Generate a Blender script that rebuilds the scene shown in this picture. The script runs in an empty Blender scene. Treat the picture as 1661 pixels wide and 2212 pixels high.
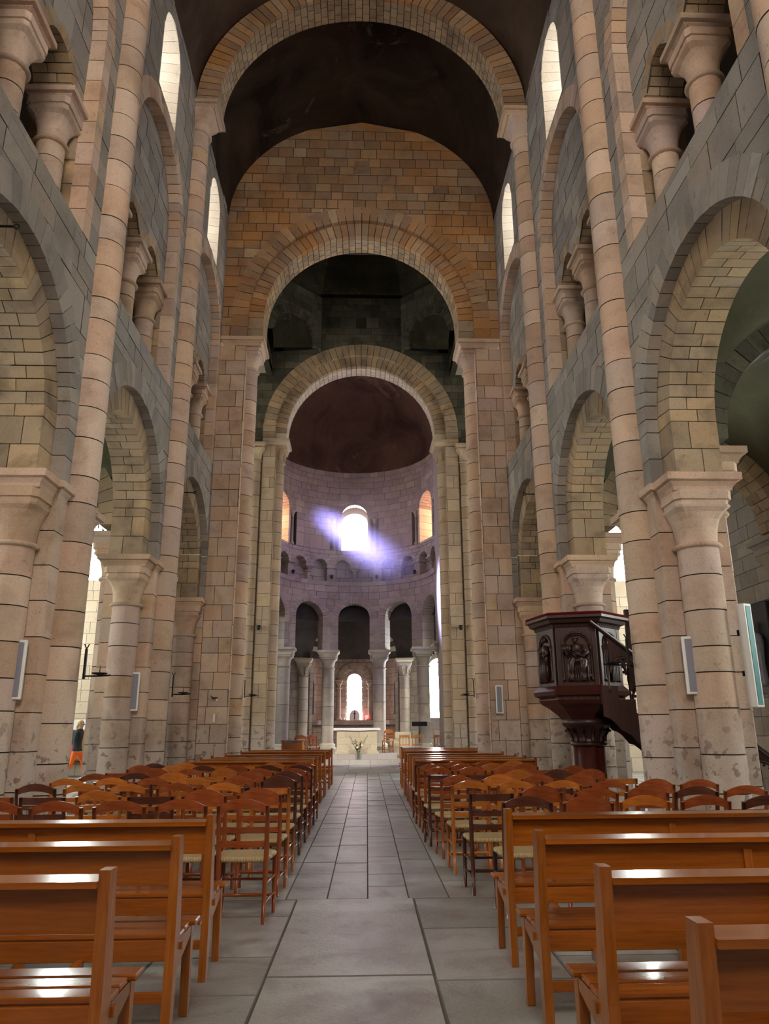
import bpy, math, random
from mathutils import Matrix, Vector

PI = math.pi
# ------------------------------------------------------------------ camera, world, exposure
scene = bpy.context.scene
COL = scene.collection
IMG_W, IMG_H = 1661.0, 2212.0
CX, CY = IMG_W / 2, IMG_H / 2
VPX, VPY = 777.0, 1573.0            # vanishing point of the nave axis
VVX, VVY = 801.0, -4450.0           # vanishing point of the verticals
_ax, _ay = VPX - CX, CY - VPY
_bx, _by = VVX - CX, CY - VVY
F_PX = math.sqrt(-(_ax * _bx + _ay * _by))
_dy = Vector((_ax, _ay, -F_PX)).normalized()
_dz = Vector((_bx, _by, -F_PX)).normalized()
_dx = _dy.cross(_dz).normalized()
CAM_ROT = Matrix((_dx, _dy, _dz))   # camera -> world
CAM_POS = Vector((0.0, 0.0, 1.45))
cam_data = bpy.data.cameras.new('camera')
cam_data.sensor_fit = 'HORIZONTAL'
cam_data.sensor_width = 36.0
cam_data.lens = F_PX / IMG_W * 36.0
cam_data.clip_end = 200
cam_data.clip_start = 0.05
camera = bpy.data.objects.new('camera', cam_data)
COL.objects.link(camera)
camera.matrix_world = Matrix.Translation(CAM_POS) @ CAM_ROT.to_4x4()
scene.camera = camera


def project(p):
    c = CAM_ROT.transposed() @ (Vector(p) - CAM_POS)
    if c.z > -0.05:
        return None
    return (CX + F_PX * c.x / -c.z, CY - F_PX * c.y / -c.z)


world = bpy.data.worlds.new('daylight')
scene.world = world
world.use_nodes = True
world.node_tree.nodes['Background'].inputs[0].default_value = (0.62, 0.74, 0.9, 1)
world.node_tree.nodes['Background'].inputs[1].default_value = 0.03
vs = scene.view_settings
vs.view_transform = 'Standard'
vs.look = 'None'
vs.gamma = 1.0
vs.use_curve_mapping = False
vs.exposure = 0.62
scene.cycles.use_denoising = True
scene.cycles.use_adaptive_sampling = True
scene.cycles.adaptive_threshold = 0.05
scene.cycles.max_bounces = 6
scene.cycles.diffuse_bounces = 4
scene.cycles.glossy_bounces = 3
scene.cycles.transmission_bounces = 4
scene.cycles.sample_clamp_indirect = 6.0
scene.cycles.caustics_reflective = False
scene.cycles.caustics_refractive = False
# strength of the light in each family of windows
CLERESTORY_E = 15.0
AISLE_E = 13.0
APSE_E = 50.0
WEST_FILL_E = 9.0  # unseen pane added for warm light from the west
TRANSEPT_E = 60.0

# violet spot added just inside an apse window to draw a beam in the haze
_sl = bpy.data.lights.new('apse_beam_spot', 'SPOT')
_sl.energy = 75000.0
_sl.color = (0.45, 0.40, 1.0)
_sl.spot_size = math.radians(17)
_sl.spot_blend = 1.0
_sl.shadow_soft_size = 0.45
beam_spot = bpy.data.objects.new('apse_beam_spot', _sl)
COL.objects.link(beam_spot)
_p0, _p1 = Vector((-3.2, 32.0, 11.45)), Vector((1.39, 30.05, 7.85))
beam_spot.location = _p0
beam_spot.rotation_euler = (_p1 - _p0).to_track_quat('-Z', 'Y').to_euler()

# ------------------------------------------------------------------ materials
MATS = {}


def nt(name):
    m = bpy.data.materials.new(name)
    m.use_nodes = True
    n = m.node_tree
    b = n.nodes['Principled BSDF']
    MATS[name] = m
    return m, n, b


def ramp(n, stops, fac):
    r = n.nodes.new('ShaderNodeValToRGB')
    els = r.color_ramp.elements
    while len(els) < len(stops):
        els.new(0.5)
    for e, (p, c) in zip(els, stops):
        e.position = p
        e.color = (c[0], c[1], c[2], 1)
    n.links.new(fac, r.inputs[0])
    return r.outputs[0]


def noise(n, scale, detail=4, rough=0.6, vec=None, dist=0.0):
    t = n.nodes.new('ShaderNodeTexNoise')
    t.inputs['Scale'].default_value = scale
    t.inputs['Detail'].default_value = detail
    t.inputs['Roughness'].default_value = rough
    t.inputs['Distortion'].default_value = dist
    if vec is not None:
        n.links.new(vec, t.inputs['Vector'])
    return t.outputs['Fac']


def mixc(n, a, b, fac, mode='MIX'):
    x = n.nodes.new('ShaderNodeMix')
    x.data_type = 'RGBA'
    x.blend_type = mode
    for k, v in ((6, a), (7, b)):
        if isinstance(v, tuple):
            x.inputs[k].default_value = (v[0], v[1], v[2], 1)
        else:
            n.links.new(v, x.inputs[k])
    if isinstance(fac, float):
        x.inputs[0].default_value = fac
    else:
        n.links.new(fac, x.inputs[0])
    return x.outputs[2]


def bump(n, b, h, strength, dist=0.01):
    u = n.nodes.new('ShaderNodeBump')
    u.inputs['Strength'].default_value = strength
    u.inputs['Distance'].default_value = dist
    n.links.new(h, u.inputs['Height'])
    n.links.new(u.outputs[0], b.inputs['Normal'])


def stone(name, cols, stain=(0.12, 0.09, 0.07), stain_amt=0.5, rough=0.9, bumpy=0.35, patch=None, patch_amt=0.6, patch_scale=0.5, damp=False, vary=(0.80, 1.10)):
    """ashlar: each block takes a colour of its own (its 'tone'), with mottling and pitting"""
    m, n, b = nt(name)
    at = n.nodes.new('ShaderNodeAttribute')
    at.attribute_name = 'tone'
    wn = n.nodes.new('ShaderNodeTexWhiteNoise')
    wn.noise_dimensions = '1D'
    n.links.new(at.outputs['Fac'], wn.inputs['W'])
    k = len(cols)
    c = ramp(n, [((i + 0.5) / k, cols[i]) for i in range(k)], wn.outputs['Value'])
    w2 = n.nodes.new('ShaderNodeTexWhiteNoise')
    w2.noise_dimensions = '2D'
    cb = n.nodes.new('ShaderNodeCombineXYZ')
    n.links.new(at.outputs['Fac'], cb.inputs[0])
    cb.inputs[1].default_value = 3.7
    n.links.new(cb.outputs[0], w2.inputs['Vector'])
    c = mixc(n, c, ramp(n, [(0.0, (vary[0],) * 3), (1.0, (vary[1],) * 3)], w2.outputs['Value']), 1.0, 'MULTIPLY')
    pos = n.nodes.new('ShaderNodeNewGeometry').outputs['Position']
    if damp:
        # pale salt-bleached, flaking stone near the ground
        sp = n.nodes.new('ShaderNodeSeparateXYZ')
        n.links.new(pos, sp.inputs[0])
        mr = n.nodes.new('ShaderNodeMapRange')
        mr.inputs['From Min'].default_value = 1.9
        mr.inputs['From Max'].default_value = 1.1
        n.links.new(sp.outputs['Z'], mr.inputs['Value'])
        c = mixc(n, c, mixc(n, c, (0.50, 0.44, 0.41), 0.7), mr.outputs[0])
        fk = noise(n, 6.5, 3, 0.5, pos, 0.2)
        fa = n.nodes.new('ShaderNodeMath')
        fa.operation = 'MULTIPLY'
        n.links.new(ramp(n, [(0.60, (0, 0, 0)), (0.615, (0.8,) * 3)], fk), fa.inputs[0])
        n.links.new(mr.outputs[0], fa.inputs[1])
        c = mixc(n, c, (0.24, 0.17, 0.15), fa.outputs[0])
    big = noise(n, 1.7, 3, 0.62, pos, 0.4)
    f1 = ramp(n, [(0.48, (0, 0, 0)), (0.72, (stain_amt,) * 3)], big)
    c = mixc(n, c, stain, f1)
    if patch is not None:
        pn = noise(n, patch_scale, 3, 0.6, pos, 0.6)
        c = mixc(n, c, patch, ramp(n, [(0.5, (0, 0, 0)), (0.62, (patch_amt,) * 3)], pn))
    fine = noise(n, 48, 2, 0.7, pos)
    c = mixc(n, c, ramp(n, [(0.28, (0.72, 0.70, 0.68)), (0.5, (1, 1, 1)), (0.8, (1.06, 1.05, 1.04))], fine), 0.6, 'MULTIPLY')
    pit = noise(n, 9, 4, 0.8, pos)
    c = mixc(n, c, ramp(n, [(0.28, (0.55, 0.5, 0.47)), (0.4, (1, 1, 1))], pit), 0.8, 'MULTIPLY')
    n.links.new(c, b.inputs['Base Color'])
    b.inputs['Roughness'].default_value = rough
    b.inputs['Specular IOR Level'].default_value = 0.25
    bump(n, b, noise(n, 16, 3, 0.75, pos), bumpy, 0.02)
    return m


def plain(name, col, rough=0.6, metal=0.0, spec=0.5, mottled=0.0, scale=8.0, coat=0.0):
    m, n, b = nt(name)
    if mottled:
        pos = n.nodes.new('ShaderNodeTexCoord').outputs['Object']
        f = noise(n, scale, 4, 0.6, pos)
        d = tuple(x * (1 - mottled) for x in col)
        n.links.new(ramp(n, [(0.3, d), (0.7, col)], f), b.inputs['Base Color'])
    else:
        b.inputs['Base Color'].default_value = (col[0], col[1], col[2], 1)
    b.inputs['Roughness'].default_value = rough
    b.inputs['Metallic'].default_value = metal
    b.inputs['Specular IOR Level'].default_value = spec
    b.inputs['Coat Weight'].default_value = coat
    b.inputs['Coat Roughness'].default_value = 0.12
    return m


def wood(name, c0, c1, rough=0.3, axis=0, coat=0.25, scale=1.0, spec=0.4):
    """straight-grained wood, the grain running along one local axis"""
    m, n, b = nt(name)
    tc = n.nodes.new('ShaderNodeTexCoord').outputs['Object']
    mp = n.nodes.new('ShaderNodeMapping')
    s = [14 * scale] * 3
    s[axis] = 0.9 * scale
    mp.inputs['Scale'].default_value = s
    n.links.new(tc, mp.inputs['Vector'])
    f = noise(n, 3.0, 4, 0.65, mp.outputs[0], 0.3)
    c = ramp(n, [(0.3, c0), (0.7, c1)], f)
    oi = n.nodes.new('ShaderNodeObjectInfo')
    v = ramp(n, [(0.0, (0.72, 0.72, 0.72)), (1.0, (1.1, 1.1, 1.1))], oi.outputs['Random'])
    c = mixc(n, c, v, 0.8, 'MULTIPLY')
    n.links.new(c, b.inputs['Base Color'])
    b.inputs['Roughness'].default_value = rough
    b.inputs['Specular IOR Level'].default_value = spec
    b.inputs['Coat Weight'].default_value = coat
    b.inputs['Coat Roughness'].default_value = 0.12
    bump(n, b, f, 0.06, 0.004)
    return m


def plaster(name, c0, c1, scale=0.6, patch=None, lo=0.35, hi=0.7, joints=None):
    m, n, b = nt(name)
    pos = n.nodes.new('ShaderNodeNewGeometry').outputs['Position']
    f = noise(n, scale, 7, 0.65, pos, 0.8)
    c = ramp(n, [(lo, c0), (hi, c1)], f)
    if patch is not None:
        f2 = noise(n, scale * 1.7, 8, 0.7, pos, 1.5)
        c = mixc(n, c, patch, ramp(n, [(0.6, (0, 0, 0)), (0.68, (0.8,) * 3)], f2))
    n.links.new(c, b.inputs['Base Color'])
    b.inputs['Roughness'].default_value = 0.95
    b.inputs['Specular IOR Level'].default_value = 0.15
    bump(n, b, noise(n, 6, 3, 0.7, pos), 0.3, 0.03)
    return m


def emit(name, col, e):
    m = bpy.data.materials.new(name)
    m.use_nodes = True
    n = m.node_tree
    n.nodes.clear()
    o = n.nodes.new('ShaderNodeOutputMaterial')
    s = n.nodes.new('ShaderNodeEmission')
    s.inputs[0].default_value = (col[0], col[1], col[2], 1)
    s.inputs[1].default_value = e
    n.links.new(s.outputs[0], o.inputs[0])
    MATS[name] = m
    return m


stone('stone_shaft', [(0.54, 0.38, 0.30), (0.60, 0.42, 0.30), (0.52, 0.41, 0.35), (0.64, 0.50, 0.40), (0.56, 0.40, 0.28), (0.53, 0.41, 0.37), (0.59, 0.45, 0.36)],
      stain=(0.26, 0.17, 0.12), stain_amt=0.5, damp=True)
stone('stone_wall', [(0.33, 0.30, 0.27), (0.28, 0.26, 0.25), (0.37, 0.32, 0.28), (0.31, 0.28, 0.27), (0.35, 0.33, 0.31)],
      stain=(0.15, 0.14, 0.14), stain_amt=0.5)
stone('stone_soffit', [(0.42, 0.30, 0.19), (0.36, 0.28, 0.20), (0.46, 0.33, 0.20), (0.33, 0.25, 0.18), (0.40, 0.31, 0.22)],
      stain=(0.12, 0.085, 0.06), stain_amt=0.7)
stone('stone_amber', [(0.40, 0.25, 0.14), (0.34, 0.20, 0.115), (0.44, 0.28, 0.16), (0.36, 0.24, 0.16), (0.30, 0.195, 0.13), (0.43, 0.31, 0.21)],
      stain=(0.16, 0.08, 0.04), stain_amt=0.5, patch=(0.52, 0.22, 0.04), patch_amt=0.5, patch_scale=0.4, vary=(0.7, 1.1))
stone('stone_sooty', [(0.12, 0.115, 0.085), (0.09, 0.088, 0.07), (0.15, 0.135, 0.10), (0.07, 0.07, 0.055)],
      stain=(0.03, 0.03, 0.025), stain_amt=0.75)  # near-black stone for crossing, aisle arches, nooks and chapel arch
stone('stone_choir', [(0.40, 0.34, 0.29), (0.44, 0.38, 0.32), (0.36, 0.31, 0.28), (0.47, 0.40, 0.33), (0.38, 0.33, 0.31)],
      stain=(0.20, 0.16, 0.13), stain_amt=0.45, vary=(0.84, 1.06))
stone('stone_tan', [(0.46, 0.36, 0.26), (0.50, 0.39, 0.27), (0.42, 0.34, 0.27), (0.48, 0.37, 0.28), (0.44, 0.33, 0.23)], stain=(0.24, 0.18, 0.13), stain_amt=0.45, vary=(0.84, 1.06), damp=True)
stone('stone_pale', [(0.56, 0.49, 0.39), (0.60, 0.53, 0.43), (0.52, 0.46, 0.37), (0.63, 0.56, 0.46)],
      stain=(0.42, 0.34, 0.24), stain_amt=0.35, vary=(0.9, 1.04))
stone('stone_limestone', [(0.66, 0.58, 0.43), (0.62, 0.54, 0.40), (0.69, 0.61, 0.46)], stain=(0.55, 0.46, 0.33), stain_amt=0.3, bumpy=0.15, vary=(0.94, 1.03))
stone('stone_step', [(0.52, 0.49, 0.47), (0.48, 0.44, 0.43), (0.55, 0.52, 0.49)], stain=(0.36, 0.31, 0.30), stain_amt=0.4, vary=(0.92, 1.04), rough=0.6, bumpy=0.2)
stone('stone_floor', [(0.36, 0.37, 0.36), (0.31, 0.315, 0.305), (0.40, 0.405, 0.40), (0.345, 0.335, 0.335), (0.38, 0.375, 0.375)],
      stain=(0.20, 0.16, 0.15), stain_amt=0.9, vary=(0.85, 1.08), rough=0.42, bumpy=0.22, patch=(0.20, 0.165, 0.155), patch_amt=0.5, patch_scale=0.8)
plain('mortar', (0.075, 0.062, 0.052), 0.95, spec=0.1)
plain('mortar_pale', (0.20, 0.18, 0.155), 0.95, spec=0.1)
plain('mortar_floor', (0.17, 0.165, 0.155), 0.95, spec=0.1)
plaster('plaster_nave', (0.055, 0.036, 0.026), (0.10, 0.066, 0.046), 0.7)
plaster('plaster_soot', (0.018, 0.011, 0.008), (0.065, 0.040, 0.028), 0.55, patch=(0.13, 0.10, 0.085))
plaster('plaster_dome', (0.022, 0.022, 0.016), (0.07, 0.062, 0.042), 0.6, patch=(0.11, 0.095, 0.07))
plaster('plaster_apse', (0.06, 0.035, 0.026), (0.15, 0.088, 0.056), 0.45, patch=(0.20, 0.13, 0.09))
plaster('plaster_aisle', (0.065, 0.062, 0.038), (0.10, 0.095, 0.062), 0.5)
plaster('plaster_ambulatory', (0.05, 0.042, 0.04), (0.10, 0.085, 0.08), 0.6)
plaster('plaster_pale', (0.34, 0.31, 0.27), (0.42, 0.38, 0.33), 0.5)
wood('wood_bench', (0.26, 0.062, 0.005), (0.42, 0.122, 0.012), 0.22, 0, 0.5)
wood('wood_bench_upright', (0.27, 0.072, 0.008), (0.43, 0.135, 0.018), 0.26, 2, 0.4)
wood('wood_russet', (0.20, 0.040, 0.010), (0.33, 0.080, 0.018), 0.32, 2, 0.3)
wood('wood_russet_flat', (0.20, 0.040, 0.010), (0.36, 0.085, 0.018), 0.32, 0, 0.3)
wood('wood_amber', (0.36, 0.10, 0.014), (0.52, 0.165, 0.028), 0.30, 2, 0.3)
wood('wood_amber_flat', (0.36, 0.10, 0.014), (0.54, 0.17, 0.028), 0.30, 0, 0.3)
wood('wood_umber', (0.055, 0.016, 0.010), (0.11, 0.030, 0.018), 0.32, 2, 0.3)
wood('wood_umber_flat', (0.055, 0.016, 0.010), (0.11, 0.030, 0.018), 0.32, 0, 0.3)
wood('wood_pulpit', (0.022, 0.0075, 0.007), (0.052, 0.015, 0.012), 0.42, 2, 0.1)
wood('wood_pulpit_red', (0.045, 0.010, 0.008), (0.085, 0.018, 0.013), 0.40, 2, 0.1)
wood('wood_honey', (0.50, 0.20, 0.05), (0.64, 0.30, 0.09), 0.35, 2, 0.2)
wood('wood_table', (0.09, 0.04, 0.02), (0.15, 0.07, 0.035), 0.45, 0, 0.1)
plain('velvet', (0.10, 0.006, 0.010), 0.9, spec=0.1)
plain('iron', (0.015, 0.015, 0.016), 0.55, 0.6)
plain('white_paint', (0.78, 0.78, 0.79), 0.45)
plain('grey_paint', (0.42, 0.42, 0.45), 0.5)
plain('grille_lavender', (0.25, 0.25, 0.33), 0.6, mottled=0.15, scale=40)
plain('grille_teal_reflection', (0.07, 0.27, 0.30), 0.45, mottled=0.2, scale=5)  # turquoise reflection put into the grille colour
plain('white_cloth_and_sheen', (0.80, 0.80, 0.83), 0.8)  # altar cloth, and the reflection coloured onto the choir chair seats
plain('leaf', (0.05, 0.13, 0.025), 0.5, mottled=0.4, scale=30)
plain('leaf_pale', (0.14, 0.22, 0.05), 0.5)
plain('petal_white', (0.80, 0.77, 0.66), 0.6)
plain('petal_yellow', (0.75, 0.42, 0.10), 0.6)
plain('skin', (0.55, 0.32, 0.22), 0.55)
plain('hair_blond', (0.55, 0.42, 0.24), 0.6)
plain('jacket', (0.025, 0.035, 0.04), 0.8)
plain('trousers_orange', (0.95, 0.17, 0.015), 0.75)
plain('shoe_black', (0.01, 0.01, 0.012), 0.4)
plain('cork', (0.36, 0.20, 0.08), 0.9, mottled=0.3, scale=30)
plain('paper_white', (0.72, 0.76, 0.80), 0.7)
plain('paper_red', (0.70, 0.06, 0.10), 0.7)
plain('paper_dark', (0.03, 0.035, 0.045), 0.6)
plain('paper_blue', (0.10, 0.18, 0.55), 0.6)
plain('paint_blue_robe', (0.66, 0.70, 0.88), 0.5, mottled=0.3, scale=9)
plain('frame_black', (0.012, 0.011, 0.012), 0.5)
plain('brass', (0.55, 0.36, 0.12), 0.3, 1.0)
plain('leather_black', (0.012, 0.011, 0.013), 0.4)
plain('painting_gold', (0.55, 0.30, 0.06), 0.5, mottled=0.85, scale=7)
# rush seat: fine woven bands
m, n, b = nt('rush')
tc = n.nodes.new('ShaderNodeTexCoord').outputs['Object']
wv = n.nodes.new('ShaderNodeTexWave')
wv.inputs['Scale'].default_value = 26
wv.inputs['Distortion'].default_value = 1.2
wv.inputs['Detail'].default_value = 2
n.links.new(tc, wv.inputs['Vector'])
n.links.new(ramp(n, [(0.1, (0.33, 0.22, 0.10)), (0.8, (0.62, 0.46, 0.24))], wv.outputs['Fac']), b.inputs['Base Color'])
b.inputs['Roughness'].default_value = 0.7
bump(n, b, wv.outputs['Fac'], 0.5, 0.004)
# clear glass of the vase
m, n, b = nt('vase_glass')
b.inputs['Base Color'].default_value = (0.75, 0.85, 0.72, 1)
b.inputs['Transmission Weight'].default_value = 0.85
b.inputs['Roughness'].default_value = 0.08
b.inputs['IOR'].default_value = 1.33
emit('glass_clerestory', (0.95, 0.97, 1.0), CLERESTORY_E)
emit('glass_aisle', (0.95, 1.0, 0.90), AISLE_E)
emit('glass_transept', (0.90, 0.98, 0.92), TRANSEPT_E)
emit('glass_apse', (0.93, 0.88, 1.0), APSE_E * 0.3)
emit('glass_apse_rose', (1.0, 0.52, 0.34), APSE_E * 0.11)
emit('glass_ambulatory', (0.86, 0.95, 1.0), APSE_E)
emit('glass_chapel', (1.0, 0.80, 0.82), APSE_E * 0.3)
emit('glass_transept_end', (1.0, 0.97, 0.85), TRANSEPT_E * 0.11)
emit('west_fill_glow', (1.0, 0.86, 0.70), WEST_FILL_E)
emit('lamp_glow', (0.80, 1.0, 0.95), 40.0)
emit('vigil_glow', (1.0, 0.04, 0.04), 9.0)
emit('small_lamp_glow', (1.0, 0.95, 0.85), 6.0)

# ------------------------------------------------------------------ building helpers


def empty(name, loc=(0, 0, 0), label=None, cat=None, group=None, kind=None, rz=0.0):
    o = bpy.data.objects.new(name, None)
    o.empty_display_size = 0.2
    COL.objects.link(o)
    o.location = loc
    o.rotation_euler = (0, 0, rz)
    return tag(o, label, cat, group, kind)


def tag(o, label=None, cat=None, group=None, kind=None):
    if label:
        o['label'] = label
    if cat:
        o['category'] = cat
    if group:
        o['group'] = group
    if kind:
        o['kind'] = kind
    return o


def mesh_data(name, verts, faces, mats, fmat=None, smooth=None, tones=None):
    me = bpy.data.meshes.new(name)
    me.from_pydata(verts, [], faces)
    for m in mats:
        me.materials.append(MATS[m])
    if fmat is not None:
        me.polygons.foreach_set('material_index', fmat)
    if smooth is not None:
        me.polygons.foreach_set('use_smooth', smooth if isinstance(smooth, list) else [smooth] * len(faces))
    a = me.attributes.new('tone', 'FLOAT', 'FACE')
    if tones is None:
        tones = [random.random()] * len(faces)
    a.data.foreach_set('value', tones)
    me.update()
    return me


def obj(name, me, parent=None, loc=(0, 0, 0), rot=(0, 0, 0)):
    o = bpy.data.objects.new(name, me)
    COL.objects.link(o)
    o.location = loc
    o.rotation_euler = rot
    if parent is not None:
        o.parent = parent
    return o


class MB:
    """mesh builder: collects primitive shapes in one mesh"""

    def __init__(s):
        s.v, s.f, s.m, s.s = [], [], [], []

    def add(s, verts, faces, mat=0, smooth=False):
        k = len(s.v)
        s.v += [tuple(p) for p in verts]
        for f in faces:
            s.f.append(tuple(i + k for i in f))
            s.m.append(mat)
            s.s.append(smooth)
        return s

    def box(s, x0, x1, y0, y1, z0, z1, mat=0, bev=0.0):
        if bev <= 0:
            v = [(x, y, z) for z in (z0, z1) for y in (y0, y1) for x in (x0, x1)]
            return s.add(v, [(0, 2, 3, 1), (4, 5, 7, 6), (0, 1, 5, 4), (1, 3, 7, 5), (3, 2, 6, 7), (2, 0, 4, 6)], mat)
        b = min(bev, (x1 - x0) * .45, (y1 - y0) * .45, (z1 - z0) * .45)
        v, idx = [], {}
        for ix, x in ((0, x0), (1, x1)):
            for iy, y in ((0, y0), (1, y1)):
                for iz, z in ((0, z0), (1, z1)):
                    sx, sy, sz = (b if ix == 0 else -b), (b if iy == 0 else -b), (b if iz == 0 else -b)
                    for ax in range(3):
                        idx[(ix, iy, iz, ax)] = len(v)
                        v.append((x if ax == 0 else x + sx, y if ax == 1 else y + sy, z if ax == 2 else z + sz))
        I = idx
        f = []
        for a in (0, 1):
            f.append([I[(a, 0, 0, 0)], I[(a, 1, 0, 0)], I[(a, 1, 1, 0)], I[(a, 0, 1, 0)]])
            f.append([I[(0, a, 0, 1)], I[(1, a, 0, 1)], I[(1, a, 1, 1)], I[(0, a, 1, 1)]])
            f.append([I[(0, 0, a, 2)], I[(1, 0, a, 2)], I[(1, 1, a, 2)], I[(0, 1, a, 2)]])
            for c in (0, 1):
                f.append([I[(a, c, 0, 0)], I[(a, c, 1, 0)], I[(a, c, 1, 1)], I[(a, c, 0, 1)]])
                f.append([I[(a, 0, c, 0)], I[(a, 1, c, 0)], I[(a, 1, c, 2)], I[(a, 0, c, 2)]])
                f.append([I[(0, a, c, 1)], I[(1, a, c, 1)], I[(1, a, c, 2)], I[(0, a, c, 2)]])
        for ix in (0, 1):
            for iy in (0, 1):
                for iz in (0, 1):
                    f.append([I[(ix, iy, iz, 0)], I[(ix, iy, iz, 1)], I[(ix, iy, iz, 2)]])
        return s.add(v, f, mat)

    def tube(s, pts, r, seg=8, mat=0, caps=True, smooth=True):
        """tube along a polyline; r is one radius or one per point"""
        pts = [Vector(p) for p in pts]
        rs = r if isinstance(r, (list, tuple)) else [r] * len(pts)
        v, rings = [], []
        up = None
        for i, p in enumerate(pts):
            a = pts[max(0, i - 1)]
            c = pts[min(len(pts) - 1, i + 1)]
            d = (c - a).normalized()
            if up is None:
                up = Vector((0, 0, 1)) if abs(d.z) < 0.9 else Vector((1, 0, 0))
            e = d.cross(up).normalized()
            g = e.cross(d).normalized()
            up = g
            rings.append([len(v) + k for k in range(seg)])
            for k in range(seg):
                t = 2 * PI * k / seg
                v.append(p + (e * math.cos(t) + g * math.sin(t)) * rs[i])
        f = []
        for a, c in zip(rings, rings[1:]):
            for k in range(seg):
                f.append((a[k], a[(k + 1) % seg], c[(k + 1) % seg], c[k]))
        s.add(v, f, mat, smooth)
        if caps:
            k0 = len(s.v) - len(v)
            s.f.append(tuple(k0 + i for i in rings[0]))
            s.f.append(tuple(k0 + i for i in reversed(rings[-1])))
            s.m += [mat, mat]
            s.s += [False, False]
        return s

    def lathe(s, prof, seg=24, mat=0, cx=0, cy=0, smooth=True, a0=0.0, a1=2 * PI, cap=True):
        full = abs(a1 - a0 - 2 * PI) < 1e-6
        n = seg if full else seg + 1
        v = []
        for r, z in prof:
            for k in range(n):
                t = a0 + (a1 - a0) * k / seg
                v.append((cx + r * math.cos(t), cy + r * math.sin(t), z))
        f = []
        for j in range(len(prof) - 1):
            for k in range(seg):
                k2 = (k + 1) % n
                f.append((j * n + k, j * n + k2, (j + 1) * n + k2, (j + 1) * n + k))
        s.add(v, f, mat, smooth)
        if cap and full:
            k0 = len(s.v) - len(v)
            s.f.append(tuple(k0 + k for k in reversed(range(n))))
            s.f.append(tuple(k0 + (len(prof) - 1) * n + k for k in range(n)))
            s.m += [mat, mat]
            s.s += [False, False]
        return s

    def loft(s, rings, mat=0, smooth=False, caps=True, closed=True):
        n = len(rings[0])
        v = [p for r in rings for p in r]
        f = []
        for j in range(len(rings) - 1):
            for k in range(n if closed else n - 1):
                k2 = (k + 1) % n
                f.append((j * n + k, j * n + k2, (j + 1) * n + k2, (j + 1) * n + k))
        s.add(v, f, mat, smooth)
        if caps:
            k0 = len(s.v) - len(v)
            s.f.append(tuple(k0 + k for k in reversed(range(n))))
            s.f.append(tuple(k0 + (len(rings) - 1) * n + k for k in range(n)))
            s.m += [mat, mat]
            s.s += [False, False]
        return s

    def sphere(s, c, r, seg=12, rings=8, mat=0):
        rx, ry, rz = r if isinstance(r, (list, tuple)) else (r, r, r)
        v = [(c[0], c[1], c[2] - rz)]
        for j in range(1, rings):
            t = PI * j / rings - PI / 2
            for k in range(seg):
                a = 2 * PI * k / seg
                v.append((c[0] + rx * math.cos(t) * math.cos(a), c[1] + ry * math.cos(t) * math.sin(a), c[2] + rz * math.sin(t)))
        v.append((c[0], c[1], c[2] + rz))
        f = [(0, 1 + (k + 1) % seg, 1 + k) for k in range(seg)]
        for j in range(rings - 2):
            for k in range(seg):
                a, c2 = 1 + j * seg, 1 + (j + 1) * seg
                f.append((a + k, a + (k + 1) % seg, c2 + (k + 1) % seg, c2 + k))
        L = len(v) - 1
        a = 1 + (rings - 2) * seg
        f += [(L, a + k, a + (k + 1) % seg) for k in range(seg)]
        return s.add(v, f, mat, True)

    def prism(s, pts, axis, a0, a1, mat=0):
        """2-D outline extruded along an axis; the outline's two coordinates are the other axes in order"""
        def P(u, w, a):
            return {'x': (a, u, w), 'y': (u, a, w), 'z': (u, w, a)}[axis]
        n = len(pts)
        v = [P(u, w, a0) for u, w in pts] + [P(u, w, a1) for u, w in pts]
        f = [tuple(reversed(range(n))), tuple(range(n, 2 * n))] + [(k, (k + 1) % n, n + (k + 1) % n, n + k) for k in range(n)]
        return s.add(v, f, mat)

    def data(s, name, *mats):
        return mesh_data(name, s.v, s.f, mats, s.m, s.s)

    def make(s, name, parent, *mats):
        return obj(name, s.data(name, *mats), parent)


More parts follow.
